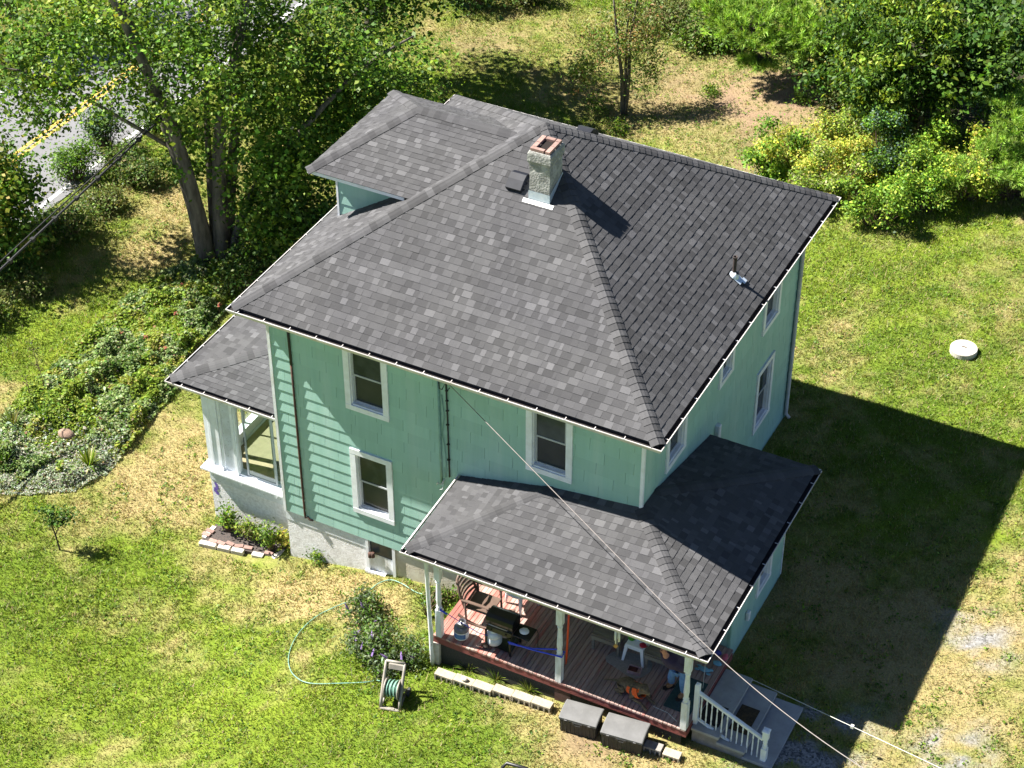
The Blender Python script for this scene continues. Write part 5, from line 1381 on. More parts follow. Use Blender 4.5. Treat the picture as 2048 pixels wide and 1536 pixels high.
def pine(name, label, base, tufts, seed, nneed=34, ln=.16, group=None, trunk=None, limbs=()):
    rng = np.random.default_rng(seed); t = thing(name, label, 'tree', base, 0, group); b = np.array(base, float)
    mb = MB(); mb.tube([np.array(p[:3])-b for p in trunk], [p[3] for p in trunk], 8); mb.build('trunk', MT['darkbark'], t, True)
    NP = [np.array(p) for p in smooth([q[:3] for q in trunk], 6)]
    mb = MB()
    for l in limbs: mb.tube([np.array(p)-b for p in l], [.05, .035, .012][:len(l)] if len(l) <= 3 else .03, 6); NP += [np.array(p) for p in smooth(l, 4)]
    NP = np.array(NP)
    T = np.array(tufts)
    near = NP[np.argmin(np.linalg.norm(T[:, None]-NP[None], axis=2)+np.maximum(0, NP[None, :, 2]-T[:, None, 2])*.6, axis=1)]
    for a, q in zip(near[::2], T[::2]): mb.tube([a-b, (a+q)/2+np.array((0, 0, -.05))-b, q-b], [.016, .012, .006], 4)
    mb.build('trunk', MT['darkbark'], t)  # limbs and twigs of the pine, under the trunk's name
    n = len(T)*nneed; idx = np.repeat(np.arange(len(T)), nneed)
    outd = norm(T-near+np.array([0, 0, .35]))[idx]
    D_ = norm(outd*.9+rng.normal(size=(n, 3))*.62); C = T[idx]-outd*rng.random((n, 1))*.16
    l = ln*(.7+.6*rng.random((n, 1))); S = norm(np.cross(D_, rng.normal(size=(n, 3))))*.0085
    Q = np.stack([C-S, C+S, C+D_*l+S*.4, C+D_*l-S*.4], 1)-b
    cols = pick(rng, PINE, n, .2)*(1+.22*rng.normal(size=(len(T), 1)))[idx].clip(.5, 1.5)
    quads_mesh('crown', Q, cols, MT['needle'], t)
    return t

def A(u, v, z, dx=0, dy=0):
    q = on_z(u, v, z); return (float(q[0])+dx, float(q[1])+dy, z)
# --- big many-stemmed tree by the street
bx, by, bz = -8.05, 8.85, -1.3
def P4(dx, dy, z, r): return (bx+dx, by+dy, z, r)
big_trunks = [
    [P4(-.15, -.1, -1.5, .25), P4(-.40, -.1, .3, .17), P4(-.85, -.1, 2.2, .14), P4(-1.8, .2, 4.6, .13), P4(-2.8, .4, 7.2, .06)],
    [P4(.0, -.2, -1.5, .27), P4(-.15, -.3, .6, .19), P4(-.55, -.3, 2.6, .16), P4(-.9, -.8, 5.0, .11), P4(-1.2, -1.6, 7.6, .05)],
    [P4(.25, .05, -1.5, .28), P4(.30, .15, .6, .20), P4(.35, .5, 2.8, .16), P4(.7, 1.3, 5.2, .12), P4(.6, 2.4, 7.8, .05)],
    [P4(.15, .3, -1.5, .22), P4(.3, .7, .8, .15), P4(.1, 1.7, 3.2, .12), P4(-.6, 2.7, 5.6, .08), P4(-1.0, 3.4, 7.4, .04)],
    [P4(.35, .1, -1.4, .16), P4(1.1, .6, .9, .10), P4(2.2, 1.6, 2.6, .08), P4(3.2, 2.9, 3.9, .05), P4(4.1, 3.9, 4.5, .025)],
    [P4(-.9, -.1, 2.0, .06), P4(-2.2, -.7, 3.0, .05), P4(-3.8, -1.1, 3.8, .035), P4(-5.2, -1.6, 4.0, .015)],
    [P4(.0, .1, -1.4, .13), P4(-.1, .35, .8, .10), P4(-.35, .9, 3.0, .07), P4(-.5, 1.6, 5.5, .04)],
]
def off_roof(q):
    x, y, z = q
    if y < 8.9 and x+.86*(z-5.9) > -1.0 and z > 4.5: return False
    if x > -1.1 and y < 9.0: return False
    if 0.0 < y < 8.6 and x > -3.2: return False
    if 0 < y < 8.4 and x+.86*(z-2.6) > -3.3: return False
    return True
tree('shade_tree', 'large many-stemmed broadleaf tree between the street and the house', 'tree', (bx, by, bz), big_trunks,
     [((bx-2.2, by-.4, 5.4), (3.0, 2.6, 2.2), 2.3), ((bx+.2, by+.6, 5.2), (2.6, 2.6, 2.4), 2.6), ((bx+1.2, by+2.2, 4.2), (2.4, 2.0, 2.0), 2.2), ((bx-4.2, by-1.2, 3.8), (2.0, 1.9, 1.5), 2.0), ((bx-3.4, by+1.6, 3.6), (1.9, 1.8, 1.5), 1.5), ((bx+3.4, by+3.4, 4.0), (1.7, 1.7, 1.0), 1.0),
      ((bx+1.9, by+.6, 2.4), (1.5, 1.5, 1.7), 1.3), ((bx+1.5, by+.3, .9), (1.1, 1.2, 1.5), .8), ((bx-.3, by+.2, 2.4), (.9, .9, 1.6), .5), ((bx-.8, by+3.6, 5.4), (2.8, 2.0, 2.0), 1.4), (A(690, 235, 2.4), (1.2, 1.1, .8), 1.0), (A(800, 190, 2.6), (1.0, 1.0, .6), .8), (A(600, 320, 1.5), (1.1, 1.0, .9), 1.1), (A(570, 420, .6), (.9, .8, .9), .9), (A(650, 130, 3.4), (1.3, 1.2, .9), 1.0)],
     640, 56000, .108, GREEN, 101, spread=.34, keep=off_roof, clus_pal=(LIME, .24))
tree('background_tree', 'broadleaf tree behind the big many-stemmed tree, beyond the roof dormer', 'tree', (-9.5, 19.5, -1.3),
     [[(-9.5, 19.5, -1.5, .25), (-9.4, 19.5, 1, .18), (-9.2, 19.6, 3.5, .12), (-9.0, 19.8, 6.2, .05)], [(-9.5, 19.5, -.2, .14), (-8.3, 19.3, 2.2, .09), (-7.2, 19.1, 4.0, .04)]],
     [((-9.6, 19.2, 4.3), (3.2, 2.6, 2.4), 2), ((-7.2, 19.6, 3.2), (2.2, 2.2, 1.8), 1.4), ((-8.3, 17.6, 2.2), (2.0, 1.8, 1.5), 1)], 210, 15000, .13, DEEP, 102, spread=.42, clus_pal=(GREEN, .4))
tree('roadside_tree', 'leafy tree entering from the left edge beside the street', 'tree', (-13.0, 3.2, -1.3),
     [[(-13.0, 3.2, -1.5, .14), (-12.9, 3.3, 0, .10), (-12.8, 3.5, 1.2, .05)]],
     [(A(-10, 330, 1.3), (1.0, 1.0, .8), 1.4), (A(15, 400, .5), (.8, .8, .7), 1.2), (A(-60, 400, 1.0), (1.2, 1.2, 1.0), 1.0), (A(20, 470, -.3), (.7, .7, .6), .8)], 100, 7500, .12, GREEN, 103, spread=.33, clus_pal=(YELLOW, .16))
tree('roadside_tree', 'tree on the far side of the street reaching into the top left corner', 'tree', (-21.5, 17.2, -1.3),
     [[(-21.5, 17.2, -1.5, .2), (-21.3, 17.3, 1.5, .15), (-20.8, 17.6, 4.5, .06)]],
     [((-20.6, 17.4, 2.6), (2.6, 2.2, 1.9), 2), ((-20.5, 15.2, 1.2), (1.8, 1.8, 1.3), 1)], 130, 9500, .13, GREEN, 104, spread=.38, clus_pal=(LIME, .3))
# --- small tree on the back lawn
qx, qy, qz = gp(1246, 228)
tree('young_tree', 'small slender multi-stemmed tree on the back lawn casting its shadow to the right', 'tree', (qx, qy, qz),
     [[(qx, qy, qz-.1, .085), (qx-.08, qy+.02, qz+1.1, .06), (qx-.18, qy-.1, qz+2.2, .045), (qx-.5, qy+.1, qz+3.8, .02)], [(qx+.06, qy, qz-.1, .075), (qx+.10, qy+.1, qz+1.3, .055), (qx+.05, qy+.2, qz+2.4, .04), (qx+.2, qy+.4, qz+3.9, .018)],
      [(qx+.02, qy+.08, qz, .06), (qx-.02, qy+.12, qz+1.5, .045), (qx-.1, qy+.3, qz+2.8, .03), (qx-.1, qy+.7, qz+3.8, .015)]],
     [((qx-.75, qy-.05, qz+2.0), (.85, .75, .8), 1.5), ((qx-.1, qy+.1, qz+2.5), (.9, .9, .7), 1.4), ((qx+.55, qy+.3, qz+2.2), (.6, .6, .75), 1.0), ((qx-1.15, qy-.25, qz+1.15), (.5, .5, .65), .8), ((qx+.62, qy+.0, qz+1.35), (.25, .25, .6), .25), ((qx-.1, qy+.4, qz+3.4), (.9, .9, .6), 1)],
     170, 7800, .08, [tuple(1.35*k for k in p) for p in OLIVE+GREEN[:2]], 105, spread=.21, up=.6, aspect=.5, twig=.010, clus_pal=([(.25, .14, .06), (.2, .16, .06)], .10), trunk_n=7)
# --- trees at the top right
tb = gp(1845, 262)
tree('woodland_tree', 'large long-leaved tree at the right behind the hedge, with yellow-green tips', 'tree', tb,
     [[(tb[0], tb[1], -.2, .17), (tb[0]-.1, tb[1]+.2, 1.6, .13), (tb[0]-.3, tb[1]+.3, 3.6, .06)], [(tb[0], tb[1], .5, .10), (tb[0]-.6, tb[1]-.4, 1.3, .07), (tb[0]-1.1, tb[1]-.6, 1.9, .03)]],
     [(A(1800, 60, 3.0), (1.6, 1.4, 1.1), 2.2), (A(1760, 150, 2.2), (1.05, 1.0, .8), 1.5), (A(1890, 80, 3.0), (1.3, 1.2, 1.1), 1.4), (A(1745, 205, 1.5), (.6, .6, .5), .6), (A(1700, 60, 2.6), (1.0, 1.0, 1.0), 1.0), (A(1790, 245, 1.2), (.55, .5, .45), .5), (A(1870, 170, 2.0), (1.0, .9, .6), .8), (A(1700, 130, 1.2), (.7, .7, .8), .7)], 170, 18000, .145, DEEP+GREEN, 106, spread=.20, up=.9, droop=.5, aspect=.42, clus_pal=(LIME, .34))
tb = gp(1985, 205)
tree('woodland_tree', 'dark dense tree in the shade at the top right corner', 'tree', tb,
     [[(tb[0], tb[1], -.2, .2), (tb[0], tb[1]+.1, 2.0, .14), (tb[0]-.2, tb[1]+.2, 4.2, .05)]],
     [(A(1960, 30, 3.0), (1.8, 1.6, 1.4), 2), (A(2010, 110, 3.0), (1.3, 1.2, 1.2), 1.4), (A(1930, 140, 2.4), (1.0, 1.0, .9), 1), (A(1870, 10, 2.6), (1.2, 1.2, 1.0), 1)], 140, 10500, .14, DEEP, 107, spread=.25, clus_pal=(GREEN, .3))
tb = gp(1690, 110)
tree('woodland_tree', 'small dark understorey tree between the soft pine and the long-leaved tree', 'tree', tb,
     [[(tb[0], tb[1], -.2, .1), (tb[0], tb[1]+.1, 1.4, .07), (tb[0]-.1, tb[1]+.2, 2.6, .03)]],
     [(A(1700, 20, 1.6), (.9, .9, .9), 1), (A(1660, 110, .9), (.6, .6, .6), .7), (A(1650, 150, .6), (.5, .5, .5), .5)], 80, 4200, .11, DEEP+GREEN[:1], 108, spread=.25, clus_pal=(YELLOW, .15))
rng = np.random.default_rng(5)
def pine_tufts(lobes, n, rng):
    w = np.array([l[2] for l in lobes], float); w /= w.sum(); out = []
    for _ in range(n):
        c, r, _w = lobes[rng.choice(len(lobes), p=w)]; d = norm(rng.normal(size=3)); d[2] = abs(d[2])*.9-.15
        out.append(np.array(c)+d*np.array(r)*rng.random()**.35)
    return out
pb = gp(1570, 85)
pine('pine_tree', 'soft green pine at the top edge above the bare dirt patch', pb, pine_tufts([(A(1480, 55, 1.2), (1.15, 1.0, .8), 1.6), (A(1560, 30, 1.6), (1.3, 1.1, .9), 1.8), (A(1625, 70, 1.4), (.9, .9, .65), 1.2), (A(1515, 128, .4), (.75, .4, .3), .9), (A(1590, 110, .8), (.7, .5, .4), .8), (A(1440, 10, 1.5), (.9, .9, .7), .8), (A(1530, 80, 1.1), (.9, .7, .5), 1)], 950, rng), 201, nneed=46, ln=.16,
     trunk=[(pb[0], pb[1], -.2, .16), (pb[0], pb[1]+.05, 1.8, .11), (pb[0], pb[1]+.1, 3.6, .04)], limbs=[[(pb[0], pb[1], .9), A(1540, 90, .9), A(1500, 110, .5)], [(pb[0], pb[1], 1.4), A(1500, 60, 1.3), A(1450, 40, 1.2)], [(pb[0], pb[1], 1.3), A(1610, 70, 1.3), A(1640, 60, 1.3)]])
pb = gp(2085, 340)
pine('pine_tree', 'bright green pine with drooping boughs at the right edge above the hedge', pb, pine_tufts([(A(2050, 70, 3.2), (1.0, 1.0, .6), 1), (A(2020, 100, 2.6), (.75, .7, .4), .9), (A(2010, 190, 2.2), (.8, .7, .4), 1.1), (A(2040, 255, 2.0), (.8, .8, .5), 1.2), (A(2000, 290, 1.5), (.7, .6, .35), 1), (A(2035, 350, 1.2), (.8, .7, .4), 1.3), (A(1945, 335, 1.0), (.6, .45, .25), .6), (A(1900, 355, .9), (.45, .35, .2), .4)], 760, rng), 202, nneed=48, ln=.16,
     trunk=[(pb[0], pb[1], -.2, .16), (pb[0], pb[1], 2, .12), (pb[0], pb[1], 4.4, .04)], limbs=[[(pb[0], pb[1], .9), A(1990, 330, 1.1), A(1900, 355, .9)], [(pb[0], pb[1], 1.8), A(2040, 240, 1.9), A(1990, 210, 2.0)], [(pb[0], pb[1], 2.6), A(2050, 130, 2.7), A(2000, 100, 2.6)]])
# --- hedge row of wild shrubs at the right
HS = [(1545, 335, .62, .75, 60, 2400, .10, GREEN+LIME[:1], 'rounded mid-green shrub at the left end of the hedge row'),
      (1610, 330, 1.0, .7, 90, 4200, .075, YELLOW, 'large yellow-green shrub in the hedge row behind the roof corner'),
      (1690, 275, 1.0, .8, 80, 3200, .085, OLIVE+LIME, 'pale olive shrub at the back of the hedge row below the long-leaved tree'),
      (1640, 390, .75, .8, 70, 3000, .08, LIME+OLIVE, 'dark-footed shrub of the hedge right at the roof corner'),
      (1765, 350, .8, .95, 80, 3000, .085, BLUE+GREEN+DEEP, 'bluish dark shrub in the middle of the hedge row'),
      (1745, 430, .7, .8, 70, 3000, .085, GREEN+LIME, 'light green shrub at the front of the hedge below the bluish one'),
      (1845, 400, .85, .85, 80, 3400, .08, LIME+GREEN, 'green shrub with small leaves in the right half of the hedge front'),
      (1860, 320, .9, .8, 70, 3000, .085, LIME+GREEN, 'bright green shrub behind the front row, below the dark wood gap'),
      (1930, 375, .85, .85, 80, 3200, .08, YELLOW+LIME, 'yellow flecked shrub near the right end of the hedge'),
      (1700, 345, .8, .7, 70, 3000, .075, YELLOW, 'yellow shrub between the pale olive and the bluish shrubs'),
      (2025, 375, .9, .8, 80, 3200, .08, LIME+OLIVE, 'shrub at the right edge under the bright pine'),
      (1960, 300, .9, .8, 60, 2400, .085, BLUE+GREEN, 'grey-green shrub behind the yellow flecked one at the right')]
def hedge_lobes(r, h, seed):
    g = random.Random(seed); out = [((0, 0, h*.5), (r*.95, r*.8, h*.55), 2.0)]
    for _ in range(8):
        a = g.random()*6.283; d = r*g.uniform(.2, 1.15); k = g.uniform(.22, .45)
        out.append(((d*math.cos(a), d*math.sin(a), h*g.uniform(.3, 1.45)), (r*k, r*k, h*k*1.25), .55))
    return out
for i, (u, v, r, h, nc, nl, sz, pal, lab) in enumerate(HS):
    q = gp(u, v+18)
    h *= 1.15; sz *= .88; pal = [tuple(1.45*k for k in p) for p in pal]; nl = int(nl*2.0); nc = int(nc*1.3)
    shrub('hedge_shrub', lab, 'shrub', q, hedge_lobes(r, h, 300+i), nc, nl, sz, pal, 300+i, 'shrubs of the wild hedge row', spread=.12)
# undergrowth below the wood at the top right
US = [(1335, 60, .9, .8, OLIVE, 'olive weedy bush at the top edge right of the small tree'), (1395, 95, .8, .7, GREEN+OLIVE, 'low weedy bush beside the pine at the top'), (1290, 25, 1.0, .9, OLIVE+LIME, 'yellowish bush at the very top right of the small tree'), (1455, 100, .7, .6, GREEN, 'low green bush at the foot of the soft pine'),
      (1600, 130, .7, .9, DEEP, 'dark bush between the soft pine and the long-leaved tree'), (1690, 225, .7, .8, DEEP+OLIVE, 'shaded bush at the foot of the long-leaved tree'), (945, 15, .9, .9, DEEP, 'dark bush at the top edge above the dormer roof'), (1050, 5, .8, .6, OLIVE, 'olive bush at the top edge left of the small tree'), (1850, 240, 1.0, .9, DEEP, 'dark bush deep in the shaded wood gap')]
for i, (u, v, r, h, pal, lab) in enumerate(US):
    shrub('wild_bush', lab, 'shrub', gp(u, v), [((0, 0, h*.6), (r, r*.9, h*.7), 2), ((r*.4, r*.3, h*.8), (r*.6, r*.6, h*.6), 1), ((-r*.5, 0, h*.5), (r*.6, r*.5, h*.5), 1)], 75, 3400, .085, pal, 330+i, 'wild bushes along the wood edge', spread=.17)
# --- verge bushes along the street
VS = [(130, 470, .8, .8, OLIVE+DEEP, 'dark tangled bush on the street verge left of the big tree'), (5, 560, .8, .9, DEEP, 'dark bush on the verge at the left edge'), (200, 420, .6, .6, OLIVE, 'olive bush by the street edge under the big tree'), (-35, 640, .7, .8, DEEP+OLIVE, 'shaded bush at the left edge above the lawn strip'),
      (250, 330, .6, .6, GREEN+OLIVE, 'green bush at the kerb behind the utility lines'), (60, 585, .45, .4, OLIVE, 'straw-coloured low bush beside the lawn strip at the left'), (150, 360, .6, 1.2, GREEN, 'feathery sapling bush in front of the road at the left'), (210, 300, .5, 1.4, BLUE+GREEN, 'thin bluish sapling before the yellow road line'), (0, 500, .9, 1.1, GREEN, 'tall leafy bush at the left edge by the road'), (320, 260, .7, .9, GREEN, 'bush between road and big tree trunks'), (280, 370, .6, .7, DEEP+OLIVE, 'dark bush on the verge nearest the big tree trunks'), (80, 490, .6, .7, DEEP+OLIVE, 'brushy dark bush between verge and lawn strip')]
for i, (u, v, r, h, pal, lab) in enumerate(VS):
    h *= .72
    shrub('verge_bush', lab, 'shrub', gp(u, v), [((0, 0, h*.6), (r, r*.9, h*.7), 2), ((r*.4, r*.3, h*.8), (r*.6, r*.6, h*.6), 1), ((-r*.5, 0, h*.5), (r*.6, r*.5, h*.5), 1)], 70, 2800 if h < 1.1 else 1500, .08, pal, 350+i, 'bushes on the street verge', spread=.17, aspect=.5)
shrub('understory_bush', 'dark green bush against the house wall left of the dormer, beneath the big tree', 'shrub', (-4.6, 9.4, -1.3), [((0, 0, 1.2), (1.1, 1.1, 1.5), 2), ((-.9, .3, .9), (.9, .9, 1.1), 1.3), ((.2, 1.4, 1.2), (1.0, 1.0, 1.3), 1)], 110, 5200, .11, DEEP+GREEN[:1], 370, spread=.26)
shrub('understory_bush', 'dark green bush at the foot of the big tree trunks beside the flower bed', 'shrub', (-6.6, 8.3, -1.3), [((0, 0, .5), (.9, .8, .7), 2), ((.9, .2, .5), (.8, .8, .7), 1)], 70, 3000, .095, DEEP+OLIVE[:1], 371, spread=.2)
# --- flower bed in front of the sun porch: ground cover nobody could count
bed_px = [(0, 990), (60, 992), (150, 985), (215, 950), (245, 915), (275, 880), (318, 825), (362, 775), (352, 745), (440, 640), (520, 545), (450, 505), (395, 520), (330, 545), (285, 575), (235, 610), (190, 650), (150, 695), (95, 745), (60, 775), (0, 850), (-160, 930), (-160, 1000)]
bed = np.array([gp(u, v)[:2] for u, v in bed_px])
def inside(poly, x, y):
    r = np.zeros(len(x), bool); j = len(poly)-1
    for i in range(len(poly)):
        xi, yi = poly[i]; xj, yj = poly[j]
        c = ((yi > y) != (yj > y)) & (x < (xj-xi)*(y-yi)/(yj-yi+1e-12)+xi); r ^= c; j = i
    return r
def poly_dist(poly, x, y):
    d = np.full(len(x), 9e9)
    for i in range(len(poly)):
        a = poly[i-1]; b = poly[i]; ab = b-a
        t_ = np.clip(((x-a[0])*ab[0]+(y-a[1])*ab[1])/(ab@ab+1e-9), 0, 1)
        d = np.minimum(d, np.hypot(x-a[0]-t_*ab[0], y-a[1]-t_*ab[1]))
    return d
rng = np.random.default_rng(77)
lo, hi = bed.min(0), bed.max(0)
n = 150000
X = lo[0]+(hi[0]-lo[0])*rng.random(n); Y = lo[1]+(hi[1]-lo[1])*rng.random(n)
k = inside(bed, X, Y); X, Y = X[k], Y[k]; de = poly_dist(bed, X, Y)
hmap = .12+.80*np.clip(fbm(X*1.7, Y*1.7, 3)-.22, 0, 1)**1.2
# silver carpet along the lower, lawn-side edge; lime and green tufts above; deeper greens scattered by noise
low = np.exp(-np.maximum(0, (Y-.2-.55*(X+6.5)))**2/1.2)*(fbm(X*1.1+9, Y*1.1) > .36)
hmap = hmap*np.clip(de/.25, .45, 1)*(1-.45*low)
Zb = -1.3+hmap*rng.random(len(X))**.4
type_n = fbm(X*1.25+50, Y*1.25+20, 3)
cols = pick(rng, BED, len(X)); s = type_n > .54; cols[s] = pick(rng, LIME, int(s.sum())); s = type_n < .34; cols[s] = pick(rng, DEEP+GREEN+BED, int(s.sum()))
s = (fbm(X*2.1+5, Y*2.1+60, 3) > .66); cols[s] = pick(rng, YELLOW[2:], int(s.sum()))
s = rng.random(len(X)) < low*.85; cols[s] = pick(rng, SILVER, int(s.sum()))
s = rng.random(len(X)) < .012; cols[s] = pick(rng, [(.3, .22, .12), (.25, .13, .07)], int(s.sum()))
C = np.stack([X, Y, Zb], 1)
szs = np.where(rng.random(len(X)) < low, .05, .075)
keepn = rng.random(len(X)) < .8
cols = np.clip(cols*.92, 0, .8)
Q = leaf_quads(C[keepn], szs[keepn], rng, 1.5, .0, .6)
o = quads_mesh('flower_bed_cover', Q, cols[keepn], MT['leaf']); tag(o, 'dense mixed ground cover of the big flower bed beside the sun porch', 'ground cover', kind='stuff')
cb_ = bed.mean(0); mb = MB(); mb.prism([tuple(cb_+(p-cb_)*.95) for p in bed][::-1], -1.5, -1.27); tag(mb.build('bed_soil', MT['soil']), kind='structure')
# yuccas, dead stalks, red flowers
def blades(name, label, cat, base, n, ln, w, pal, seed, group=None, spread=.9):
    rng = np.random.default_rng(seed); t = thing(name, label, cat, base, 0, group)
    a = rng.random(n)*2*math.pi; e = np.radians(25+60*rng.random(n))
    D_ = np.stack([np.cos(a)*np.cos(e), np.sin(a)*np.cos(e), np.sin(e)], 1); l = ln*(.7+.5*rng.random((n, 1)))
    S = norm(np.cross(D_, [0, 0, 1]))*w
    p0 = np.stack([np.cos(a), np.sin(a), 0*a], 1)*.03; p1 = p0+D_*l*.6; p2 = p0+D_*l-np.array([0, 0, 1])*l*.18*np.cos(e)[:, None]
    Q = np.concatenate([np.stack([p0-S, p0+S, p1+S*.9, p1-S*.9], 1), np.stack([p1-S*.9, p1+S*.9, p2+S*.1, p2-S*.1], 1)])
    c = pick(rng, pal, n); quads_mesh('blades', Q, np.concatenate([c, c]), MT['leaf'], t); return t
for i, (u, v, lab, pal, ln) in enumerate([(88, 848, 'spiky green yucca in the middle of the flower bed', DEEP+GREEN, .62), (28, 855, 'spiky olive yucca at the left edge of the flower bed', OLIVE, .55), (108, 800, 'grey-green spiky yucca behind the middle one', BLUE+SILVER[:1], .5), (10, 930, 'dark spiky plant at the left frame edge in the bed', DEEP, .55), (178, 935, 'arching pale lily clump in the silver ground cover', LIME+[(.4, .38, .2)], .5), (215, 690, 'dark green strap-leaved clump in the upper bed', DEEP, .5)]):
    q = gp(u, v); blades('yucca' if 'yucca' in lab else 'strap_leaf_plant', lab, 'plant', (q[0], q[1], q[2]+.03), 70, ln, .014, pal, 400+i, 'strap-leaved plants in the bed')
for i, (u0, v0, u1, v1, lab) in enumerate([(68, 815, 48, 765, 'dry brown flower stalk standing left in the bed'), (95, 800, 72, 718, 'taller dry brown flower stalk in the bed'), (78, 740, 66, 708, 'short dry stalk at the upper bed edge')]):
    q = gp(u0, v0); a = np.array(q); zt = 1.2-.35*(i == 2)-.3*(i == 0)
    t = thing('dry_stalk', lab, 'plant', q, 0, 'dry flower stalks'); rs = random.Random(i)
    mb = MB(); mb.tube([(0, 0, 0), (-.03, -.01, zt*.5), (-.10, .02, zt)], [.012, .009, .005], 5)
    for kk in range(9):
        h = zt*(.55+.05*kk); x_ = -.03-.07*(h-zt*.5)/(zt*.5); a_ = rs.random()*6.3; e_ = (x_+.10*math.cos(a_), .10*math.sin(a_), h+.05); mb.tube([(x_, 0, h), e_], .004, 4); mb.lathe([(.004, -.02), (.018, 0), (.004, .02)], e_, 5)
    mb.build('stalk', MT['drystem'], t)
redm = mat('red_flower', (.22, .03, .02), (.16, .05, .025), scale=20, rough=.8)
for i, (u, v, w_) in enumerate([(368, 590, 'highest on the bed, nearest the big tree'), (390, 612, 'just right of the highest one'), (243, 688, 'left of the twin in the middle of the bed'), (292, 697, 'right of the twin in the middle of the bed'), (332, 718, 'closest to the sun porch roof'), (125, 793, 'beside the grey-green yucca'), (440, 633, 'at the bed edge by the upper roof corner'), (352, 650, 'between the highest pair and the roof')]):
    q = gp(u, v); t = thing('red_flower', 'small red flower head '+w_, 'flower', (q[0], q[1], q[2]+.30), 0, 'red flowers in the bed')
    mb = MB(); rs = random.Random(i)
    for kk in range(14):
        a_, r_ = rs.random()*6.3, rs.random()*.06; c_ = V((r_*math.cos(a_), r_*math.sin(a_), rs.random()*.08)); mb.face([c_, c_+V((.03, .007, .01)), c_+V((.034, .034, .02)), c_+V((.0, .028, .012))])
    mb.build('petals', redm, t); mb = MB(); mb.tube([(0, 0, -.34), (0, 0, .02)], .006, 4); mb.build('stem', MT['drystem'], t)
# plants of the small brick bed
for i, (x, y, r, h, pal, lab) in enumerate([(-1.75, .12, .26, .34, GREEN+LIME, 'leafy green plant at the left end of the small brick bed'), (-1.15, .15, .26, .26, OLIVE+LIME, 'sparse yellowing plant in the middle of the small brick bed'), (-.55, .05, .32, .34, GREEN+LIME[:2], 'bushy green plant at the right end of the small brick bed'), (-.28, .22, .17, .26, YELLOW, 'yellow-green plant against the foundation corner')]):
    shrub('bed_plant', lab, 'plant', (x, y, -1.22), [((0, 0, h), (r, r*.8, h), 1)], 26, 520, .065, pal, 420+i, 'plants in the small brick bed', spread=.08)
# sapling on the lawn
q = gp(120, 1100)
tree('sapling', 'small thin sapling alone on the front lawn', 'tree', q, [[(q[0], q[1], q[2]-.05, .022), (q[0]-.05, q[1], q[2]+.45, .018), (q[0]-.18, q[1]+.02, q[2]+.95, .010)], [(q[0]-.05, q[1], q[2]+.42, .014), (q[0]+.08, q[1]+.08, q[2]+.75, .010), (q[0]+.2, q[1]+.12, q[2]+.95, .006)]],
     [((q[0]-.28, q[1]+.0, q[2]+.95), (.22, .2, .16), 1), ((q[0]+.20, q[1]+.15, q[2]+.95), (.30, .28, .16), 1.4), ((q[0]-.02, q[1]+.05, q[2]+.85), (.25, .25, .15), .7)], 34, 620, .06, DEEP+GREEN[:2], 430, spread=.08, twig=.008, bark='darkbark', trunk_n=6)
# butterfly bush in front of the porch
rngb = np.random.default_rng(440)
GREY = [(.10, .15, .06), (.14, .19, .10), (.07, .11, .04), (.19, .23, .14)]
def bb(label, u, v, lobes, nc, nl, seed, fl):
    q = gp(u, v); t = shrub('butterfly_bush', label, 'shrub', q, lobes, nc, nl, .085, GREY+GREEN[:2], seed, 'butterfly bushes', spread=.11, aspect=.32, droop=.35)
    mb = MB(); rs = random.Random(seed); pm = MT.setdefault('lilac', mat('lilac_bloom', (.22, .13, .36), (.3, .2, .42), scale=30, rough=.9))
    for (x, y, z) in fl:
        d_ = V((rs.uniform(-1, 1), rs.uniform(-1, 1), .8)).normalized(); mb.tube([V((x, y, z)), V((x, y, z))+d_*.08, V((x, y, z))+d_*.17], [.022, .026, .006], 6)
    mb.build('blooms', pm, t)
bb('sprawling grey-green butterfly bush with lilac blooms beside the hose reel', 765, 1318, [((0, 0, .32), (.62, .45, .32), 2), ((-.42, -.02, .28), (.38, .35, .26), 1.2), ((.5, .12, .25), (.42, .38, .24), 1.2), ((.2, -.35, .2), (.3, .25, .18), .6)], 130, 3800, 441, [(-.5, -.15, .42), (-.62, .05, .35), (-.3, -.3, .4), (.0, -.38, .42), (.55, -.15, .38), (.7, .1, .3), (-.15, -.1, .6), (.3, -.3, .45)])
bb('smaller butterfly bush nearer the house wall, above the large one', 725, 1240, [((0, 0, .28), (.35, .35, .28), 1.5), ((.42, -.15, .22), (.35, .3, .2), 1.2), ((-.1, .3, .25), (.25, .25, .22), .7)], 75, 1900, 442, [(-.2, -.2, .4), (.1, -.1, .5), (.5, -.2, .35)])
shrub('weed_clump', 'weedy green clump at the left end of the porch deck', 'plant', gp(900, 1195), [((0, 0, .16), (.3, .3, .2), 1), ((-.25, -.3, .14), (.25, .25, .16), .8)], 34, 800, .06, GREEN+OLIVE, 443, spread=.08)
q = gp(855, 1235); t = thing('dry_shrub', 'leafless dry stems fanning up left of the porch post', 'plant', q); mb = MB(); rs = random.Random(12)
for kk in range(9): a_ = rs.random()*6.3; h = rs.uniform(.5, 1.1); mb.tube([(0, 0, 0), (.12*math.cos(a_), .12*math.sin(a_), h*.5), (.4*math.cos(a_), .4*math.sin(a_), h)], [.012, .008, .003], 4)
mb.build('stems', MT['drystem'], t)
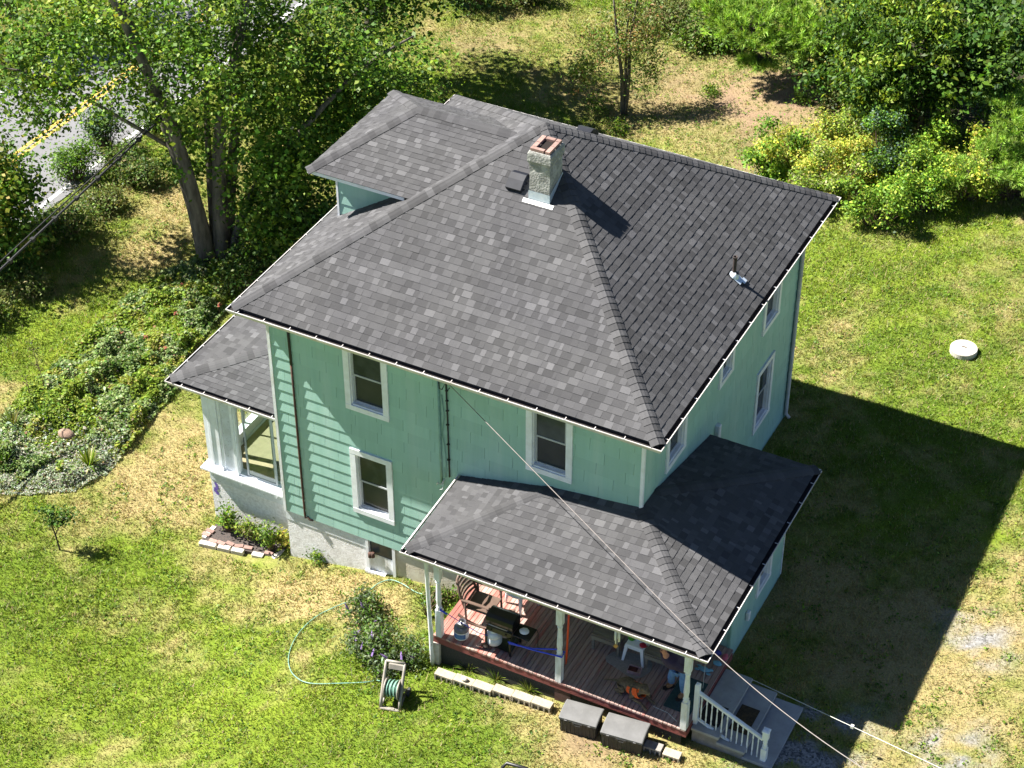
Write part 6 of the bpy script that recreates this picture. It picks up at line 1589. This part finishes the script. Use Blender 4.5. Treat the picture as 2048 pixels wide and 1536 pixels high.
for i, (u, v, lab) in enumerate([(930, 1350, 'tuft of long grass behind the first cinder blocks'), (985, 1370, 'tuft of long grass behind the middle of the block row'), (1050, 1392, 'tuft of long grass behind the last cinder blocks'), (1325, 1475, 'tuft of long grass behind the right cinder blocks')]):
    q = gp(u, v); blades('grass_tuft', lab, 'plant', (q[0], q[1]+.16, q[2]), 90, .34, .006, LIME+OLIVE, 450+i, 'tufts of long grass by the porch')
for i, (u, v, r, lab) in enumerate([(640, 1122, .22, 'weeds at the foot of the stucco wall right of the brick bed'), (1240, 262, .3, 'bright weeds at the foot of the small tree'), (1400, 425, .3, 'weeds behind the roof ridge on the back lawn'), (1155, 150, .35, 'low weeds left of the small tree trunk'), (1190, 215, .45, 'weed patch in front of the small tree'), (1420, 190, .3, 'weeds on the bare ground right of the small tree'), (1605, 205, .3, 'lone weed on the bare dirt patch')]):
    shrub('weed_clump', lab, 'plant', gp(u, v), [((0, 0, .12), (r, r, .16), 1)], 26, 520, .06, LIME+GREEN, 460+i, spread=.09, stems=False)

# --- the lawn's blades, seen as one green
def blocked(x, y):
    b = ((x > -.05) & (x < W+.05) & (y > -.02) & (y < L)) | ((x > -2.35) & (x < 0) & (y > .45) & (y < 8)) | ((x > 4.72) & (x < 10.2) & (y > -2.02) & (y < .5)) | ((x > 8.2) & (x < 10.1) & (y > .3) & (y < 3.25)) | ((x > 10.1) & (x < 11.86) & (y > -1.8) & (y < -.04))
    b |= (x < -13.35) & (x > -19.0)
    b |= (np.hypot(x-11.16, y-12.36) < .33)
    b |= (x > -2.15) & (x < -.1) & (y > -.5) & (y < .5)
    return b | inside(bed, x, y)
def in_view(x, y, z, mg=140):
    d = np.stack([x, y, z], 1)-CAM_POS; w_ = d@_F
    u = 1024+FOCAL_PX*(d@_R)/w_; v = 768-FOCAL_PX*(d@_U)/w_
    return (u > -mg) & (u < 2048+mg) & (v > -mg) & (v < 1536+mg)
rng = np.random.default_rng(99)
n = 900000
X = -24+41*rng.random(n); Y = -9+42*rng.random(n); Z = ground_z(X)
k = in_view(X, Y, Z) & ~blocked(X, Y); X, Y, Z = X[k], Y[k], Z[k]
c, dry, bare, grav = lawn_colour(X, Y)
k = rng.random(len(X)) > np.clip(bare*.9+grav*1.2+dry*.25+wood_shade(X, Y), 0, .97); X, Y, Z, c, dry = X[k], Y[k], Z[k], c[k], dry[k]
tuft = fbm(X*2.3+7, Y*2.3+3, 3)
h = (.045+.05*rng.random(len(X)))*(.6+.9*tuft)*(1-.35*dry)
h = np.where(rng.random(len(X)) < .012, h*2.0, h)
m_ = len(X)
def rep(a): return np.repeat(a, 2, axis=0)
X, Y, Z, c, h = rep(X), rep(Y), rep(Z), rep(c), rep(h)
X = X+.03*rng.normal(size=len(X)); Y = Y+.03*rng.normal(size=len(X))
a = rng.random(len(X))*2*math.pi; lean = h*(.3+.9*rng.random(len(X)))
b0 = np.stack([X, Y, Z-.004], 1); S = np.stack([np.cos(a), np.sin(a), 0*a], 1)*(.007+.006*rng.random((len(X), 1)))
tip = b0+np.stack([np.cos(a+1.57)*lean, np.sin(a+1.57)*lean, h], 1)
T3 = np.stack([b0-S, b0+S, tip], 1)
cj = c*(1.12+.17*rng.normal(size=(len(X), 1))).clip(.35, 2.0)*(1+.10*rng.normal(size=(len(X), 3)))
s = rng.random(len(X)) < .16; cj[s] = pick(rng, [(.36, .29, .14), (.32, .27, .15), (.22, .27, .10)], int(s.sum()))
o = quads_mesh('grass', T3, np.clip(cj, .004, .9), MT['grass']); tag(o, 'mown patchy lawn grass round the house', 'grass', kind='stuff')
# broad-leaved weeds scattered through the turf
n = 60000
X = -13+30*rng.random(n); Y = -9+42*rng.random(n); Z = ground_z(X)
k = in_view(X, Y, Z) & ~blocked(X, Y) & (fbm(X*1.9+31, Y*1.9+11, 3) > np.where((Y > 13) & (X < 6), .44, .56)); X, Y, Z = X[k], Y[k], Z[k]
C = np.repeat(np.stack([X, Y, Z+.03], 1), 4, axis=0); C = C+rng.normal(size=C.shape)*np.array([.035, .035, .012])
cw = pick(rng, LIME+GREEN, len(C)); o = quads_mesh('lawn_weeds', leaf_quads(C, .05, rng, 1.2, 0, .6), cw, MT['leaf']); tag(o, 'low broad-leaved weeds scattered through the lawn', 'ground cover', kind='stuff')
